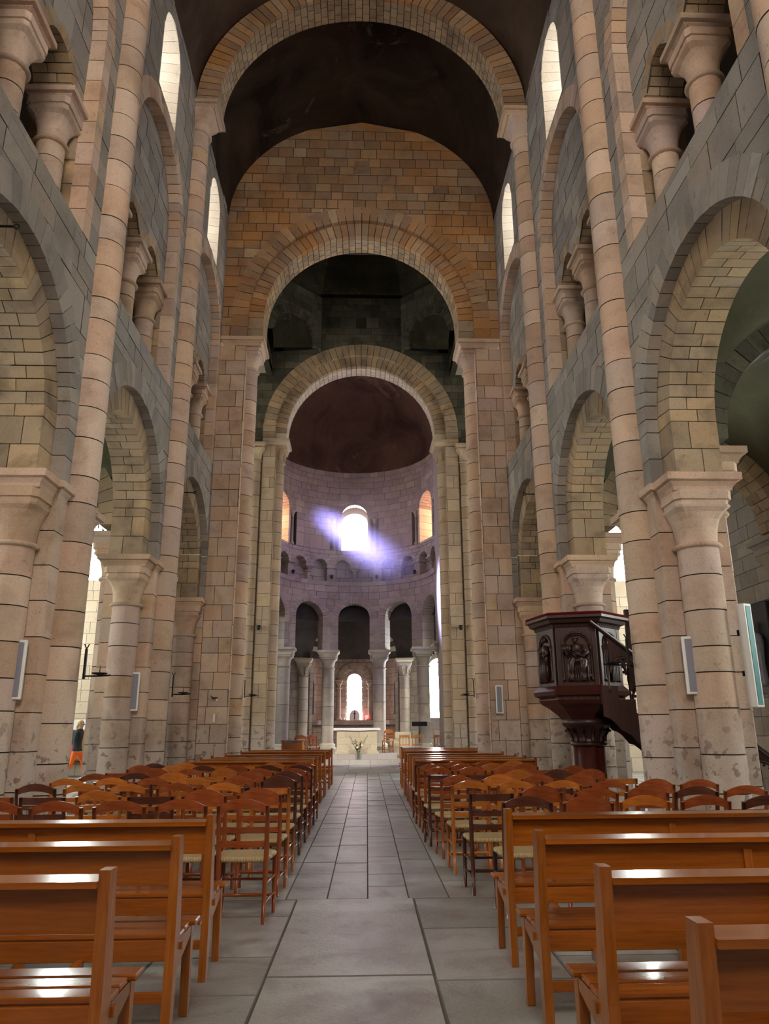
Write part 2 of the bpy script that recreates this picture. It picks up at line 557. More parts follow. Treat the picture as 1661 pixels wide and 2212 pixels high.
class Asm:
    """pieces of one thing: those that show are objects of their own, the rest one joined part"""

    def __init__(s, root, limit=300, minpx=8.0, stuff='small_masonry'):
        s.root, s.limit, s.minpx, s.stuff, s.p = root, limit, minpx, stuff, []

    def add(s, name, verts, faces, mats, fmat, smooth, tone):
        s.p.append((name, verts, faces, mats, fmat, smooth, tone))

    def done(s):
        rank = {}
        off = s.root.location
        for i, (name, verts, *_r) in enumerate(s.p):
            xs, ys = [], []
            for q in verts:
                a = project((q[0] + off[0], q[1] + off[1], q[2] + off[2]))
                if a is None:
                    xs = []
                    break
                xs.append(a[0])
                ys.append(a[1])
            if not xs:
                continue
            x0, x1, y0, y1 = max(0, min(xs)), min(IMG_W, max(xs)), max(0, min(ys)), min(IMG_H, max(ys))
            if x1 - x0 > 2 and y1 - y0 > 2 and max(x1 - x0, y1 - y0) >= s.minpx:
                rank.setdefault(name, []).append(((x1 - x0) * (y1 - y0), i))
        own = set()
        for name, L in rank.items():
            L.sort(reverse=True)
            own |= {i for _, i in L[:s.limit]}
        groups = {}
        for i, (name, verts, faces, mats, fmat, smooth, tone) in enumerate(s.p):
            if i in own:
                me = mesh_data(name, verts, faces, mats, fmat, smooth, [tone] * len(faces))
                obj(name, me, s.root)
            else:
                g = groups.setdefault(0, ([], [], [], [], [], []))
                k = len(g[0])
                mi = []
                for mm in mats:
                    if mm not in g[3]:
                        g[3].append(mm)
                    mi.append(g[3].index(mm))
                g[0].extend(verts)
                g[1].extend(tuple(a + k for a in f) for f in faces)
                g[2].extend(mi[a] for a in (fmat or [0] * len(faces)))
                g[4].extend(smooth if isinstance(smooth, list) else [bool(smooth)] * len(faces))
                g[5].extend([tone] * len(faces))
        for g in groups.values():
            o = obj(s.stuff, mesh_data(s.stuff, g[0], g[1], g[3], g[2], g[4], g[5]), s.root)
            o['kind'] = 'stuff'


RNG = random.Random(7)


def block(asm, name, f, q, mat, mortar='mortar', gap=0.006, dep=0.022, jit=0.004):
    """one ashlar block; q = four (u, v) corners, its bevelled rim falling to the mortar joint"""
    cu = sum(p[0] for p in q) / 4
    cv = sum(p[1] for p in q) / 4
    d = RNG.uniform(-jit, jit)
    inner = []
    for (u, v) in q:
        inner.append((u + (gap if u < cu else -gap) if abs(u - cu) > gap else cu, v + (gap if v < cv else -gap) if abs(v - cv) > gap else cv))
    vs = [f(u, v, -dep) for u, v in q] + [f(u, v, d) for u, v in inner]
    fs = [(4, 5, 6, 7), (0, 1, 5, 4), (1, 2, 6, 5), (2, 3, 7, 6), (3, 0, 4, 7)]
    asm.add(name, vs, fs, (mat, mortar), [0, 1, 1, 1, 1], False, RNG.random())


def ashlar(asm, f, uL, uR, z0, z1, rowh, bw, obst=(), mat='stone_wall', mortar='mortar', name='stone', gap=0.006, rows=None, dep=0.022):
    """courses of blocks between uL(z) and uR(z), leaving out the openings"""
    fl = uL if callable(uL) else (lambda z: uL)
    fr = uR if callable(uR) else (lambda z: uR)
    if rows is None:
        rows = [z0]
        while rows[-1] < z1 - rowh * 0.6:
            rows.append(rows[-1] + rowh * RNG.uniform(0.85, 1.15))
        k = (z1 - z0) / (rows[-1] - z0)if rows[-1] > z0 else 1
        rows = [z0 + (r - z0) * k for r in rows]
    ob = sorted(obst, key=lambda o: o[0])
    rows = list(rows)
    for _c, w in ob:
        for j in range(len(rows) - 1):
            if w(rows[j] + 1e-4) > 0 and w(rows[j + 1] - 1e-4) <= 0:
                lo, hi = rows[j], rows[j + 1]
                for _ in range(20):
                    md = (lo + hi) / 2
                    if w(md) > 0:
                        lo = md
                    else:
                        hi = md
                if 0 < j and lo - rows[j] < rows[j + 1] - lo and lo > rows[j - 1] + .05:
                    rows[j] = lo
                elif j + 1 < len(rows) - 1:
                    rows[j + 1] = lo
                break
        for j in range(len(rows) - 1):
            if w(rows[j] + 1e-4) <= 0 and w(rows[j + 1] - 1e-4) > 0:
                lo, hi = rows[j], rows[j + 1]
                for _ in range(20):
                    md = (lo + hi) / 2
                    if w(md) > 0:
                        hi = md
                    else:
                        lo = md
                if 0 < j and hi - rows[j] < rows[j + 1] - hi and hi > rows[j - 1] + .05:
                    rows[j] = hi - 1e-5
                elif j + 1 < len(rows) - 1:
                    rows[j + 1] = hi - 1e-5
                break
    for a, c in zip(rows, rows[1:]):
        lo, hi = a + 1e-4, c - 1e-4
        edges = [(fl(lo), fl(hi))]
        for cu, w in ob:
            w0, w1 = w(lo), w(hi)
            if w0 <= 0 and w1 <= 0:
                continue
            w0, w1 = max(w0, 0), max(w1, 0)
            edges.append((cu - w0, cu - w1))
            edges.append((cu + w0, cu + w1))
        edges.append((fr(lo), fr(hi)))
        for i in range(0, len(edges), 2):
            (L0, L1), (R0, R1) = edges[i], edges[i + 1]
            if R0 < L0:
                R0 = L0 = (R0 + L0) / 2
            if R1 < L1:
                R1 = L1 = (R1 + L1) / 2
            if (R0 - L0) < 0.03 and (R1 - L1) < 0.03:
                continue
            s0, s1 = max(L0, L1), min(R0, R1)
            cuts = []
            u = s0 + bw * RNG.uniform(0.35, 1.1)
            while u < s1 - bw * 0.35:
                cuts.append(u)
                u += bw * RNG.uniform(0.65, 1.35)
            prev = (L0, L1)
            for u in cuts:
                block(asm, name, f, [(prev[0], a), (u, a), (u, c), (prev[1], c)], mat, mortar, gap, dep)
                prev = (u, u)
            block(asm, name, f, [(prev[0], a), (R0, a), (R1, c), (prev[1], c)], mat, mortar, gap, dep)


def hexa(asm, name, p, mat, smooth=False):
    """block from 8 corners: four front, four back"""
    asm.add(name, p, [(0, 1, 2, 3), (4, 7, 6, 5), (0, 4, 5, 1), (1, 5, 6, 2), (2, 6, 7, 3), (3, 7, 4, 0)], (mat,), [0] * 6, smooth, RNG.random())


def splits(d0, d1, k, i):
    if k == 1:
        return [(d0, d1)]
    L = d1 - d0
    if k == 2:
        c = [0, 0.38 if i % 2 else 0.6, 1]
    else:
        c = [0, 0.24, 0.66, 1] if i % 2 else [0, 0.42, 0.82, 1]
    return [(d0 + L * a, d0 + L * b) for a, b in zip(c, c[1:])]


def ring(asm, f, c, zc, r0, r1, d0, d1, n, mat, name='voussoir', split=1, a0=0.0, a1=PI, gap=0.006, mats=None):
    for i in range(n):
        p = a0 + (a1 - a0) * i / n
        q = a0 + (a1 - a0) * (i + 1) / n
        g0, g1 = gap / r0, gap / r1
        jd = RNG.uniform(-0.006, 0.006)
        for (e0, e1) in splits(d0, d1, split, i):
            s = -1 if e1 < e0 else 1
            e0b, e1b = e0 + (s * gap if e0 != d0 else jd), e1 - (s * gap if e1 != d1 else 0)
            pts = []
            for d in (e0b, e1b):
                for (r, t) in ((r0, p + g0), (r0, q - g0), (r1, q - g1), (r1, p + g1)):
                    pts.append(f(c + r * math.cos(t), zc + r * math.sin(t), d))
            hexa(asm, name, pts, mats[i % len(mats)] if mats else mat)


def jamb(asm, f, c, r0, r1, z0, z1, d0, d1, rowh, mat, name='jamb_stone', split=1, gap=0.006, sides=(-1, 1)):
    n = max(1, round((z1 - z0) / rowh))
    for s in sides:
        for i in range(n):
            a, b = z0 + (z1 - z0) * i / n + gap, z0 + (z1 - z0) * (i + 1) / n - gap
            for (e0, e1) in splits(d0, d1, split, i):
                g = -gap if e1 < e0 else gap
                e0b, e1b = e0 + (g if e0 != d0 else 0), e1 - (g if e1 != d1 else 0)
                pts = []
                for d in (e0b, e1b):
                    for (r, z) in ((r0, a), (r0, b), (r1, b), (r1, a)):
                        pts.append(f(c + s * r, z, d))
                hexa(asm, name, pts, mat)


def drum(asm, cx, cy, r, z0, z1, mat, name='drum', seg=20, a0=0.0, a1=2 * PI, groove=0.007, mortar='mortar'):
    """one drum of a round shaft with its recessed joint above and below"""
    full = abs(a1 - a0 - 2 * PI) < 1e-6
    n = seg if full else seg + 1
    rr = r + RNG.uniform(-0.003, 0.003)
    v, f, fm, sm = [], [], [], []

    def rg(rad, z):
        k = len(v)
        for i in range(n):
            t = a0 + (a1 - a0) * i / seg
            v.append((cx + rad * math.cos(t), cy + rad * math.sin(t), z))
        return k

    def band(k, l, mt, s):
        for i in range(seg):
            j = (i + 1) % n
            f.append((k + i, k + j, l + j, l + i))
            fm.append(mt)
            sm.append(s)
    a, b = rg(rr - 0.02, z0), rg(rr, z0 + groove)
    c, d = rg(rr, z0 + groove), rg(rr, z1 - groove)
    e, g = rg(rr, z1 - groove), rg(rr - 0.02, z1)
    band(a, b, 1, True)
    band(c, d, 0, True)
    band(e, g, 1, True)
    asm.add(name, v, f, (mat, mortar), fm, sm, RNG.random())


def shaft(asm, cx, cy, r, z0, z1, h, mat, name='drum', seg=20, a0=0.0, a1=2 * PI):
    n = max(1, round((z1 - z0) / h))
    zs = [z0] + sorted(z0 + (z1 - z0) * (i + RNG.uniform(-0.16, 0.16)) / n for i in range(1, n)) + [z1]
    for a, b in zip(zs, zs[1:]):
        drum(asm, cx, cy, r, a, b, mat, name, seg, a0, a1)


def sqring(cx, cy, z, h, q, n=32, hy=None):
    """ring between a circle of radius h (q=0) and a square of half side h (q=1)"""
    out = []
    for i in range(n):
        t = 2 * PI * (i + 0.5) / n
        c, s = math.cos(t), math.sin(t)
        k = 1 / max(abs(c), abs(s))
        m = (1 - q) + q * k
        out.append((cx + h * c * m, cy + (hy or h) * s * m, z))
    return out


def capital(parent, cx, cy, r, z0, z1, half, mat, astragal=True, tiers=True, carved=False):
    """bell capital: round at the neck, square under the abacus"""
    H = z1 - z0
    b = MB()
    if tiers:
        prof = [(0, r * .98, 0), (.10, r * 1.0, .02), (.28, r * 1.04, .12), (.45, r * 1.12, .35), (.58, r * 1.24, .7), (.66, half * .94, .95), (.70, half * .96, 1),
                (.71, half * .90, 1), (.80, half * .92, 1), (.81, half * .99, 1), (1, half * 1.0, 1)]
    else:
        prof = [(0, r * .98, 0), (.15, r * 1.0, .03), (.35, r * 1.06, .15), (.55, r * 1.18, .4), (.75, half * .88, .8), (.9, half * .97, 1), (1, half, 1)]
    b.loft([sqring(cx, cy, z0 + H * t, h, q) for t, h, q in prof], smooth=False)
    o = b.make('capital', parent, mat)
    if astragal:
        a = MB()
        pr = [(r * .95, z0 - .07), (r + .03, z0 - .06), (r + .05, z0 - .035), (r + .03, z0 - .005), (r * .95, z0 + .002)]
        a.lathe(pr, 28, cx=cx, cy=cy)
        a.make('astragal', o, mat)
    if carved:
        k = MB()
        for s in range(8):
            t = 2 * PI * s / 8 + PI / 8
            pts = []
            for j in range(5):
                w = j / 4
                rad = r * 1.03 + (half - r) * .9 * w ** 1.6
                pts.append((cx + rad * math.cos(t), cy + rad * math.sin(t), z0 + H * (.1 + .62 * w)))
            k.tube(pts, [.05 * r / .3, .045 * r / .3, .04 * r / .3, .035 * r / .3, .05 * r / .3], 6)
        k.make('carved_leaves', o, mat)
    return o


def abacus(parent, x0, x1, y0, y1, z0, z1, mat, name='abacus'):
    b = MB()
    h = z1 - z0

    def rr(e, z):
        return [(x0 - e, y0 - e, z), (x1 + e, y0 - e, z), (x1 + e, y1 + e, z), (x0 - e, y1 + e, z)]
    b.loft([rr(-.10, z0), rr(-.085, z0 + h * .22), rr(-.05, z0 + h * .42), rr(-.05, z0 + h * .5), rr(0, z0 + h * .56), rr(0, z1)])
    return b.make(name, parent, mat)


# ------------------------------------------------------------------ main dimensions (metres)
XW = 3.85                      # nave face of the arcade walls
XB = 4.75                      # their aisle face
BAY = 4.65
PW = [-4.75, -0.1, 4.55, 9.2, 13.85, 18.5]     # west faces of the piers; the last is the crossing pier
PC = [p + 0.55 for p in PW]
BC = [(PW[i] + 1.1 + PW[i + 1]) / 2 for i in range(5)]   # bay centres
ZCAP = 4.5                     # top of the arcade abaci
ZARC = 5.25                    # centre of the arcade arches
ZSILL = 8.05
ZSPR = 15.7
YX0, YX1 = 18.5, 26.0          # west and east arches of the crossing
AX, AY, AR = -0.28, 30.7, 3.45  # centre and radius of the apse
XO = 8.6                       # aisle outer wall
SIDE = {-1: 'opposite the pulpit', 1: 'on the pulpit side'}
SN = {-1: 'left', 1: 'right'}
BAYW = {4: 'bay next to the crossing', 3: 'second bay from the crossing', 2: 'third bay from the crossing', 1: 'fourth bay from the crossing', 0: 'fifth bay from the crossing'}
PIERW = {4: 'first nave pier before the crossing', 3: 'second nave pier before the crossing', 2: 'third nave pier before the crossing', 1: 'fourth nave pier before the crossing', 0: 'fifth nave pier before the crossing'}


def arch_w(r, zc, z0=-9):
    """half width of a round-headed opening clipped at radius r"""
    def w(z):
        if z < z0:
            return 0
        if z <= zc:
            return r
        d = r * r - (z - zc) ** 2
        return math.sqrt(d) if d > 0 else 0
    return w


# ------------------------------------------------------------------ floor
fl = empty('floor', label='worn grey stone paving of the nave, large slabs and small tiles', cat='floor', kind='structure')
asm = Asm(fl, 300, 9, 'small_paving')


def ff(u, v, d):
    k = 0.0095
    return (u + k * (v - 5) + 0.0, v, d)


# big irregular slabs near, small square tiles in the middle alley beyond
cols = [-9.2, -8.1, -7.0, -5.95, -4.9, -3.95, -3.05, -2.2, -1.35, -0.57, 0.46, 1.3, 2.15, 3.0, 3.9, 4.8, 5.8, 6.9, 8.0, 9.2]
for i in range(len(cols) - 1):
    u0, u1 = cols[i], cols[i + 1]
    mid = cols[i] > -0.6 and cols[i] < 0.4
    if mid:
        vs_ = [-6, -4.6, -3, -1.5, 0, 1.5, 2.8, 3.9, 5.15, 7.29]
    else:
        vs_ = [-6]
        while vs_[-1] < 6.2:
            vs_.append(vs_[-1] + RNG.uniform(.7, 1.3))
        vs_.append(7.29)
    for a, b_ in zip(vs_, vs_[1:]):
        w = 0.011 if mid or abs(u0) > 1.2 else 0.014
        block(asm, 'slab', ff, [(u0, a), (u1, a), (u1, b_), (u0, b_)], 'stone_floor', 'mortar_floor', w, 0.012, 0.003)
tile = [-0.67, -0.305, 0.055, 0.42, 0.78]
for i in range(4):
    v = 7.29
    while v < 26.5:
        L = RNG.uniform(.5, .72)
        e = min(v + L, 26.8)
        if 26.8 - e < .3:
            e = 26.8
        block(asm, 'tile', ff, [(tile[i], v), (tile[i + 1], v), (tile[i + 1], e), (tile[i], e)], 'stone_floor', 'mortar_floor', 0.007, 0.010, 0.003)
        v = e
for s in (-1, 1):
    u = abs(tile[0 if s < 0 else 4])
    while u < 12.0:
        w = RNG.uniform(.55, .8)
        v = 7.29
        while v < 26.79:
            e = v + RNG.uniform(.7, 1.2)
            if 26.8 - e < .5:
                e = 26.8
            a, b_ = sorted((s * u, s * (u + w)))
            block(asm, 'slab', ff, [(a, v), (b_, v), (b_, e), (a, e)], 'stone_floor', 'mortar_floor', 0.008, 0.010, 0.003)
            v = e
        u += w
asm.done()
g = MB().box(-13, 13, -7, 27, -.3, -.013)
g.make('bedding', fl, 'mortar_floor')

# ------------------------------------------------------------------ nave walls


def pier(i, s):
    yW, yc = PW[i], PC[i]
    last = i == 5
    t = empty('compound_pier', (0, 0, 0), '%s compound pier with round nave shaft, %s' % (PIERW.get(i, 'crossing'), SIDE[s]), 'pier', 'nave piers')
    t.location = (s * 4.3, yc, 0)
    o = Vector(t.location)
    A = Asm(t, 300, 8)

    def L(x, y):
        return (s * x - o.x, y - o.y)
    # core
    n = 9
    zs = [0.32 + (4.3 - 0.32) * k / n for k in range(n + 1)]
    x0, x1 = sorted((s * XW - o.x, s * XB - o.x))
    y0, y1 = yW - o.y, yW + 1.1 - o.y
    for a, b in zip(zs, zs[1:]):
        g = .006
        v = []
        for e, z in ((-.018, a), (0, a + g), (0, b - g), (-.018, b)):
            v += [(x0 - e, y0 - e, z), (x1 + e, y0 - e, z), (x1 + e, y1 + e, z), (x0 - e, y1 + e, z)]
        v = [(p[0] if True else 0, p[1], p[2]) for p in v]
        f, fm = [], []
        for j in range(3):
            for k in range(4):
                f.append((j * 4 + k, j * 4 + (k + 1) % 4, (j + 1) * 4 + (k + 1) % 4, (j + 1) * 4 + k))
                fm.append(0 if j == 1 else 1)
        # joints fall inward
        for q in list(range(0, 4)) + list(range(12, 16)):
            x, y, z = v[q]
            v[q] = (x0 + .018 if x < 0 else x1 - .018, y0 + .018 if y < 0 else y1 - .018, z)
        A.add('core_stone', v, f, ('stone_shaft', 'mortar'), fm, False, RNG.random())
    # plinth
    pl = MB()
    pl.box(x0 - .12, x1 + .12, y0 - .12, y1 + .12, 0, .2, bev=.02)
    pl.box(x0 - .06, x1 + .06, y0 - .06, y1 + .06, .2, .325, bev=.02)
    cols_ = [(4.28, yW - .1, .25, ZCAP, -PI - .4, .4), (4.28, yW + 1.2, .25, ZCAP, -.4, PI + .4), (XB, yc, .26, 5.1, None, None)]
    for (x, y, r, top, a0, a1) in cols_:
        lx, ly = L(x, y)
        pl.lathe([(r + .17, 0), (r + .17, .18), (r + .12, .24), (r + .14, .29), (r + .09, .34), (r + .02, .37)], 24, cx=lx, cy=ly)
        if a0 is None:
            a0, a1 = (-PI / 2, PI / 2) if s > 0 else (PI / 2, 3 * PI / 2)
        shaft(A, lx, ly, r, .36, top - .84, .44, 'stone_shaft', 'column_drum', 16, a0 - .15, a1 + .15)
        capital(t, lx, ly, r, top - .84, top - .2, r + .12, 'stone_shaft')
        abacus(t, lx - r - .22, lx + r + .22, ly - r - .2, ly + r + .2, top - .21, top, 'stone_shaft')
    pl.make('plinth', t, 'stone_shaft')
    # impost running round the core
    abacus(t, x0 - .09, x1 + .09, y0 - .09, y1 + .09, ZCAP - .2, ZCAP - .003, 'stone_shaft', 'impost')
    # nave shaft up to the vault
    lx, ly = L(3.825, yc)
    a0, a1 = (PI / 2, 3 * PI / 2) if s > 0 else (-PI / 2, PI / 2)
    shaft(A, lx, ly, .257, .2, 14.74, .46, 'stone_shaft', 'shaft_drum', 14, a0 - .15, a1 + .15)
    capital(t, lx, ly, .27, 14.74, 15.2, .40, 'stone_shaft', tiers=False)
    ax0, ax1 = sorted((L(3.30, 0)[0], L(4.0, 0)[0]))
    abacus(t, ax0, ax1, ly - .46, ly + .46, 15.19, 15.38, 'stone_shaft')
    A.done()
    return t


PIERS = {}
for s in (-1, 1):
    for i in (1, 2, 3, 4):
        PIERS[(i, s)] = pier(i, s)

for s in (-1, 1):
    def f(u, v, d, s=s):
        return (s * (XW - d), u, v)
    w = empty('wall_%s' % SN[s], label='three-storey grey ashlar nave wall %s' % SIDE[s], cat='wall', kind='structure')
    A = Asm(w, 300, 9)
    ob = []
    for c in BC:
        ob.append((c, arch_w(2.0, ZARC)))
        ob.append((c, lambda z: 0 if z < ZSILL or z > 13.2 else arch_w(1.66, 11.4)(z)))
        ob.append((c, lambda z: 0 if z < 13.25 else arch_w(.8 if z > 14.75 else .66, 14.75)(z)))
    # one list of obstacles per level keeps the openings apart
    for (z0, z1, k) in ((ZCAP, ZSILL, 0), (ZSILL, 13.2, 1), (13.2, ZSPR + .1, 2)):
        lv = [o for j, o in enumerate(ob) if j % 3 == k]
        ashlar(A, f, -5.0, YX0, z0, z1, .36, .62, lv, 'stone_wall')
    # wall behind the gallery openings
    for c in BC:
        def g(u, v, d, s=s):
            return (s * (XW + .22 - d), u, v)
        tw = lambda z: arch_w(.56, 10.02)(z)
        ashlar(A, g, lambda z: c - arch_w(1.53, 11.4)(z), lambda z: c + arch_w(1.53, 11.4)(z), 10.02, 12.9, .34, .55,
               [(c - .635, tw), (c + .635, tw)], 'stone_wall')
    A.done()

for s in (-1, 1):
    for k, c in enumerate(BC):
        if k == 0:
            continue

        def f(u, v, d, s=s):
            return (s * (XW - d), u, v)
        # arcade arch in two orders
        t = empty('arcade_arch', (0, 0, 0), 'stepped round arcade arch, %s, %s' % (BAYW[k], SIDE[s]), 'arch', 'arcade arches')
        A = Asm(t, 300, 7)
        ring(A, f, c, ZARC, 1.8, 2.2, .006, -.16, 30, 'stone_wall')
        jamb(A, f, c, 1.8, 2.05, ZCAP, ZARC, .006, -.16, .37, 'stone_wall')
        ring(A, f, c, ZARC, 1.4, 1.82, -.16, -.76, 27, 'stone_soffit', split=2)
        jamb(A, f, c, 1.4, 1.82, ZCAP, ZARC, -.16, -.76, .37, 'stone_soffit', split=2)
        ring(A, f, c, ZARC, 1.8, 2.2, -.76, -.9, 20, 'stone_wall', name='aisle_voussoir')
        A.done()
        # twin gallery opening in a blind arch
        t = empty('gallery_opening', (0, 0, 0), 'twin-arched gallery opening with stone columns, %s, %s' % (BAYW[k], SIDE[s]), 'opening', 'gallery openings')
        A = Asm(t, 300, 7)
        ring(A, f, c, 11.4, 1.5, 1.85, .004, -.23, 26, 'stone_shaft')
        jamb(A, f, c, 1.5, 1.75, ZSILL, 11.4, .004, -.23, .36, 'stone_shaft')
        jamb(A, f, c, 1.5, 1.75, ZSILL, 10.02, -.23, -.95, .36, 'stone_soffit', name='inner_jamb_stone', split=2)
        for e in (-.635, .635):
            ring(A, f, c + e, 10.02, .445, .66, -.215, -.75, 11, 'stone_soffit', split=2, name='small_voussoir')
        for a in range(5):
            u0, u1 = c - 1.5 + .6 * a, c - 1.5 + .6 * (a + 1)
            hexa(A, 'sill_stone', [f(u0 + .004, ZSILL - .1, .0), f(u1 - .004, ZSILL - .1, .0), f(u1 - .004, ZSILL, .0), f(u0 + .004, ZSILL, .0),
                                   f(u0 + .004, ZSILL - .1, -.95), f(u1 - .004, ZSILL - .1, -.95), f(u1 - .004, ZSILL, -.95), f(u0 + .004, ZSILL, -.95)], 'stone_wall')
        for e in (-1.27, 0, 1.27):
            x, y = s * (XW + .48), c + e
            shaft(A, x, y, .19, ZSILL + .12, 9.28, .4, 'stone_shaft', 'gallery_drum', 16)
            b = MB().lathe([(.26, ZSILL), (.26, ZSILL + .05), (.23, ZSILL + .08), (.24, ZSILL + .11), (.195, ZSILL + .14)], 20, cx=x, cy=y)
            b.make('column_base', t, 'stone_shaft')
            capital(t, x, y, .19, 9.28, 9.85, .30, 'stone_shaft')
            abacus(t, x - .36, x + .36, y - (.3 if e else .34), y + (.3 if e else .34), 9.84, 10.02, 'stone_shaft')
        A.done()
        # clerestory window, deeply splayed
        t = empty('window_%d' % (k * 2 + (0 if s < 0 else 1)), (0, 0, 0), 'tall splayed clerestory window, %s, %s' % (BAYW[k], SIDE[s]), 'window', 'clerestory windows', 'structure')
        A = Asm(t, 300, 6)
        z0, zc, D = 13.25, 14.75, 1.25
        ring(A, f, c, zc, .62, .86, .004, -.06, 13, 'stone_wall')
        N = 7
        for side in (-1, 1):
            for j in range(N):
                a, b = z0 - .3 + (zc - z0 + .3) * j / N, z0 - .3 + (zc - z0 + .3) * (j + 1) / N
                for (e0, e1) in splits(0.0, 1.0, 2, j):
                    q = []
                    for (e, z) in ((e0 + .004, a + .004), (e1 - .004, a + .004), (e1 - .004, b - .004), (e0 + .004, b - .004)):
                        q.append(f(c + side * (.62 - .24 * e), z, -D * e))
                    r = []
                    for (e, z) in ((e0 + .004, a + .004), (e1 - .004, a + .004), (e1 - .004, b - .004), (e0 + .004, b - .004)):
                        r.append(f(c + side * (.62 - .24 * e + .2), z, -D * e))
                    hexa(A, 'reveal_stone', q + r, 'stone_pale')
        for j in range(9):
            p, q_ = PI * j / 9, PI * (j + 1) / 9
            for (e0, e1) in splits(0.0, 1.0, 2, j):
                P = []
                for dr in (0, .2):
                    for (e, t_) in ((e0 + .004, p + .006), (e1 - .004, p + .006), (e1 - .004, q_ - .006), (e0 + .004, q_ - .006)):
                        rr = .62 - .24 * e + dr
                        P.append(f(c + rr * math.cos(t_), zc + rr * math.sin(t_), -D * e))
                hexa(A, 'reveal_stone', P, 'stone_pale')
        # steep sill
        for j in range(3):
            e0, e1 = j / 3 + .003, (j + 1) / 3 - .003
            P = []
            for dz in (0, -.25):
                for (e, sg) in ((e0, -1), (e0, 1), (e1, 1), (e1, -1)):
                    P.append(f(c + sg * (.62 - .24 * e), z0 - .05 + .55 * e + dz, -D * e))
            hexa(A, 'sill_stone', P, 'stone_wall')
        A.done()
        b = MB()
        pts = [f(c - .40, z0 + .45, -D), f(c + .40, z0 + .45, -D), f(c + .40, zc, -D)] + [f(c + .40 * math.cos(PI * j / 10), zc + .40 * math.sin(PI * j / 10), -D) for j in range(1, 10)] + [f(c - .40, zc, -D)]
        b.add(pts, [tuple(range(len(pts)))])
        b.make('pane', t, 'glass_clerestory')

# ------------------------------------------------------------------ nave vault and its transverse ribs


def vault(name, y0, y1, mat, label, ny=8, nx=36):
    v, f = [], []
    for j in range(ny + 1):
        y = y0 + (y1 - y0) * j / ny
        for i in range(nx + 1):
            t = PI * i / nx
            v.append((XW * math.cos(t), y, ZSPR + 3.45 * math.sin(t)))
    for j in range(ny):
        for i in range(nx):
            a = j * (nx + 1) + i
            f.append((a, a + 1, a + nx + 2, a + nx + 1))
    o = obj(name, mesh_data(name, v, f, (mat,), None, True))
    return tag(o, label, 'ceiling', None, 'structure')


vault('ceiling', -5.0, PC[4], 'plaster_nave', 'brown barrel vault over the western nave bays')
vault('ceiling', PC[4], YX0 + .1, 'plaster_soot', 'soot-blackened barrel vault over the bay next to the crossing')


def fy(Y):
    return lambda u, v, d: (u, Y - d, v)


for i in (2, 3, 4):
    t = empty('transverse_arch', (0, 0, 0), 'round transverse rib of the nave vault above the %s' % PIERW[i], 'arch', 'transverse ribs of the nave vault')
    A = Asm(t, 300, 6)
    ring(A, fy(PC[i] - .35), 0, 15.38, 3.34, 3.84, 0, -.09, 60, 'stone_amber', gap=.009)
    ring(A, fy(PC[i] - .35), 0, 15.38, 3.345, 3.84, -.1, -.7, 60, 'stone_soffit', split=1 if i < 4 else 3, name='soffit_stone', gap=.009)
    A.done()

# ------------------------------------------------------------------ wall over the west arch of the crossing
w = empty('wall_crossing_west', (0, 0, 0), 'amber ashlar wall filling the vault end above the crossing arch', 'wall', None, 'structure')
A = Asm(w, 300, 8)
fz = fy(YX0)
vaultw = lambda z: XW * math.sqrt(max(0, 1 - ((z - ZSPR) / 3.45) ** 2)) if z > ZSPR else XW
ashlar(A, fz, lambda z: -vaultw(z) - .03, lambda z: vaultw(z) + .03, 11.82, 19.16, .31, .48, [(0, arch_w(3.4, 12.5))], 'stone_amber', gap=.008)
A.done()
r = MB()
r.box(-.22, .22, YX0 - .035, YX0 + .05, 17.28, 17.72, bev=.01)
pts = [(0 + .19 * math.cos(t), YX0 - .05, 17.50 + .2 * math.sin(t) * (1 if math.sin(t) < 0 else .1)) for t in [PI + PI * k / 12 for k in range(13)]]
r.tube(pts, .018, 6)
for x in (-.1, .1):
    r.sphere((x, YX0 - .045, 17.52), (.055, .02, .02), 8, 6)
r.tube([(0, YX0 - .04, 17.56), (0, YX0 - .06, 17.46)], .018, 6)
r.tube([(-.06, YX0 - .045, 17.38), (.06, YX0 - .045, 17.38)], .015, 6)
rr_ = r.make('carved_face_stone', w, 'stone_amber')

for (nm, Y0, zc, r0, r1, r2, lab, m1, m2, sp) in (
        ('crossing_arch', YX0, 12.5, 2.73, 3.15, 3.6, 'tall two-stepped arch opening from nave to crossing', 'stone_amber', 'stone_soffit', 3),
        ('crossing_arch', YX1, 12.1, 2.79, 3.2, 3.65, 'two-stepped arch with pale chequered soffit opening to the choir', 'stone_soffit', 'stone_pale', 3)):
    t = empty(nm, (0, 0, 0), lab, 'arch')
    A = Asm(t, 300, 5)
    ring(A, fy(Y0), 0, zc, r1, r2, .012, -.3, 44, m1, name='outer_voussoir', gap=.009)
    jamb(A, fy(Y0), 0, r1, r2, 11.8, zc, .012, -.3, .35, m1, name='outer_jamb_stone')
    ring(A, fy(Y0), 0, zc, r0, r1 + .01, -.14, -.32, 46, m1, name='inner_voussoir', gap=.009)
    ring(A, fy(Y0), 0, zc, r0, r1 + .01, -.33, -.95, 46, m2, name='soffit_stone', split=sp, gap=.009)
    jamb(A, fy(Y0), 0, r0, r1, 11.8, zc, -.14, -.95, .35, m2, name='inner_jamb_stone', split=2)
    A.done()

# ------------------------------------------------------------------ crossing piers


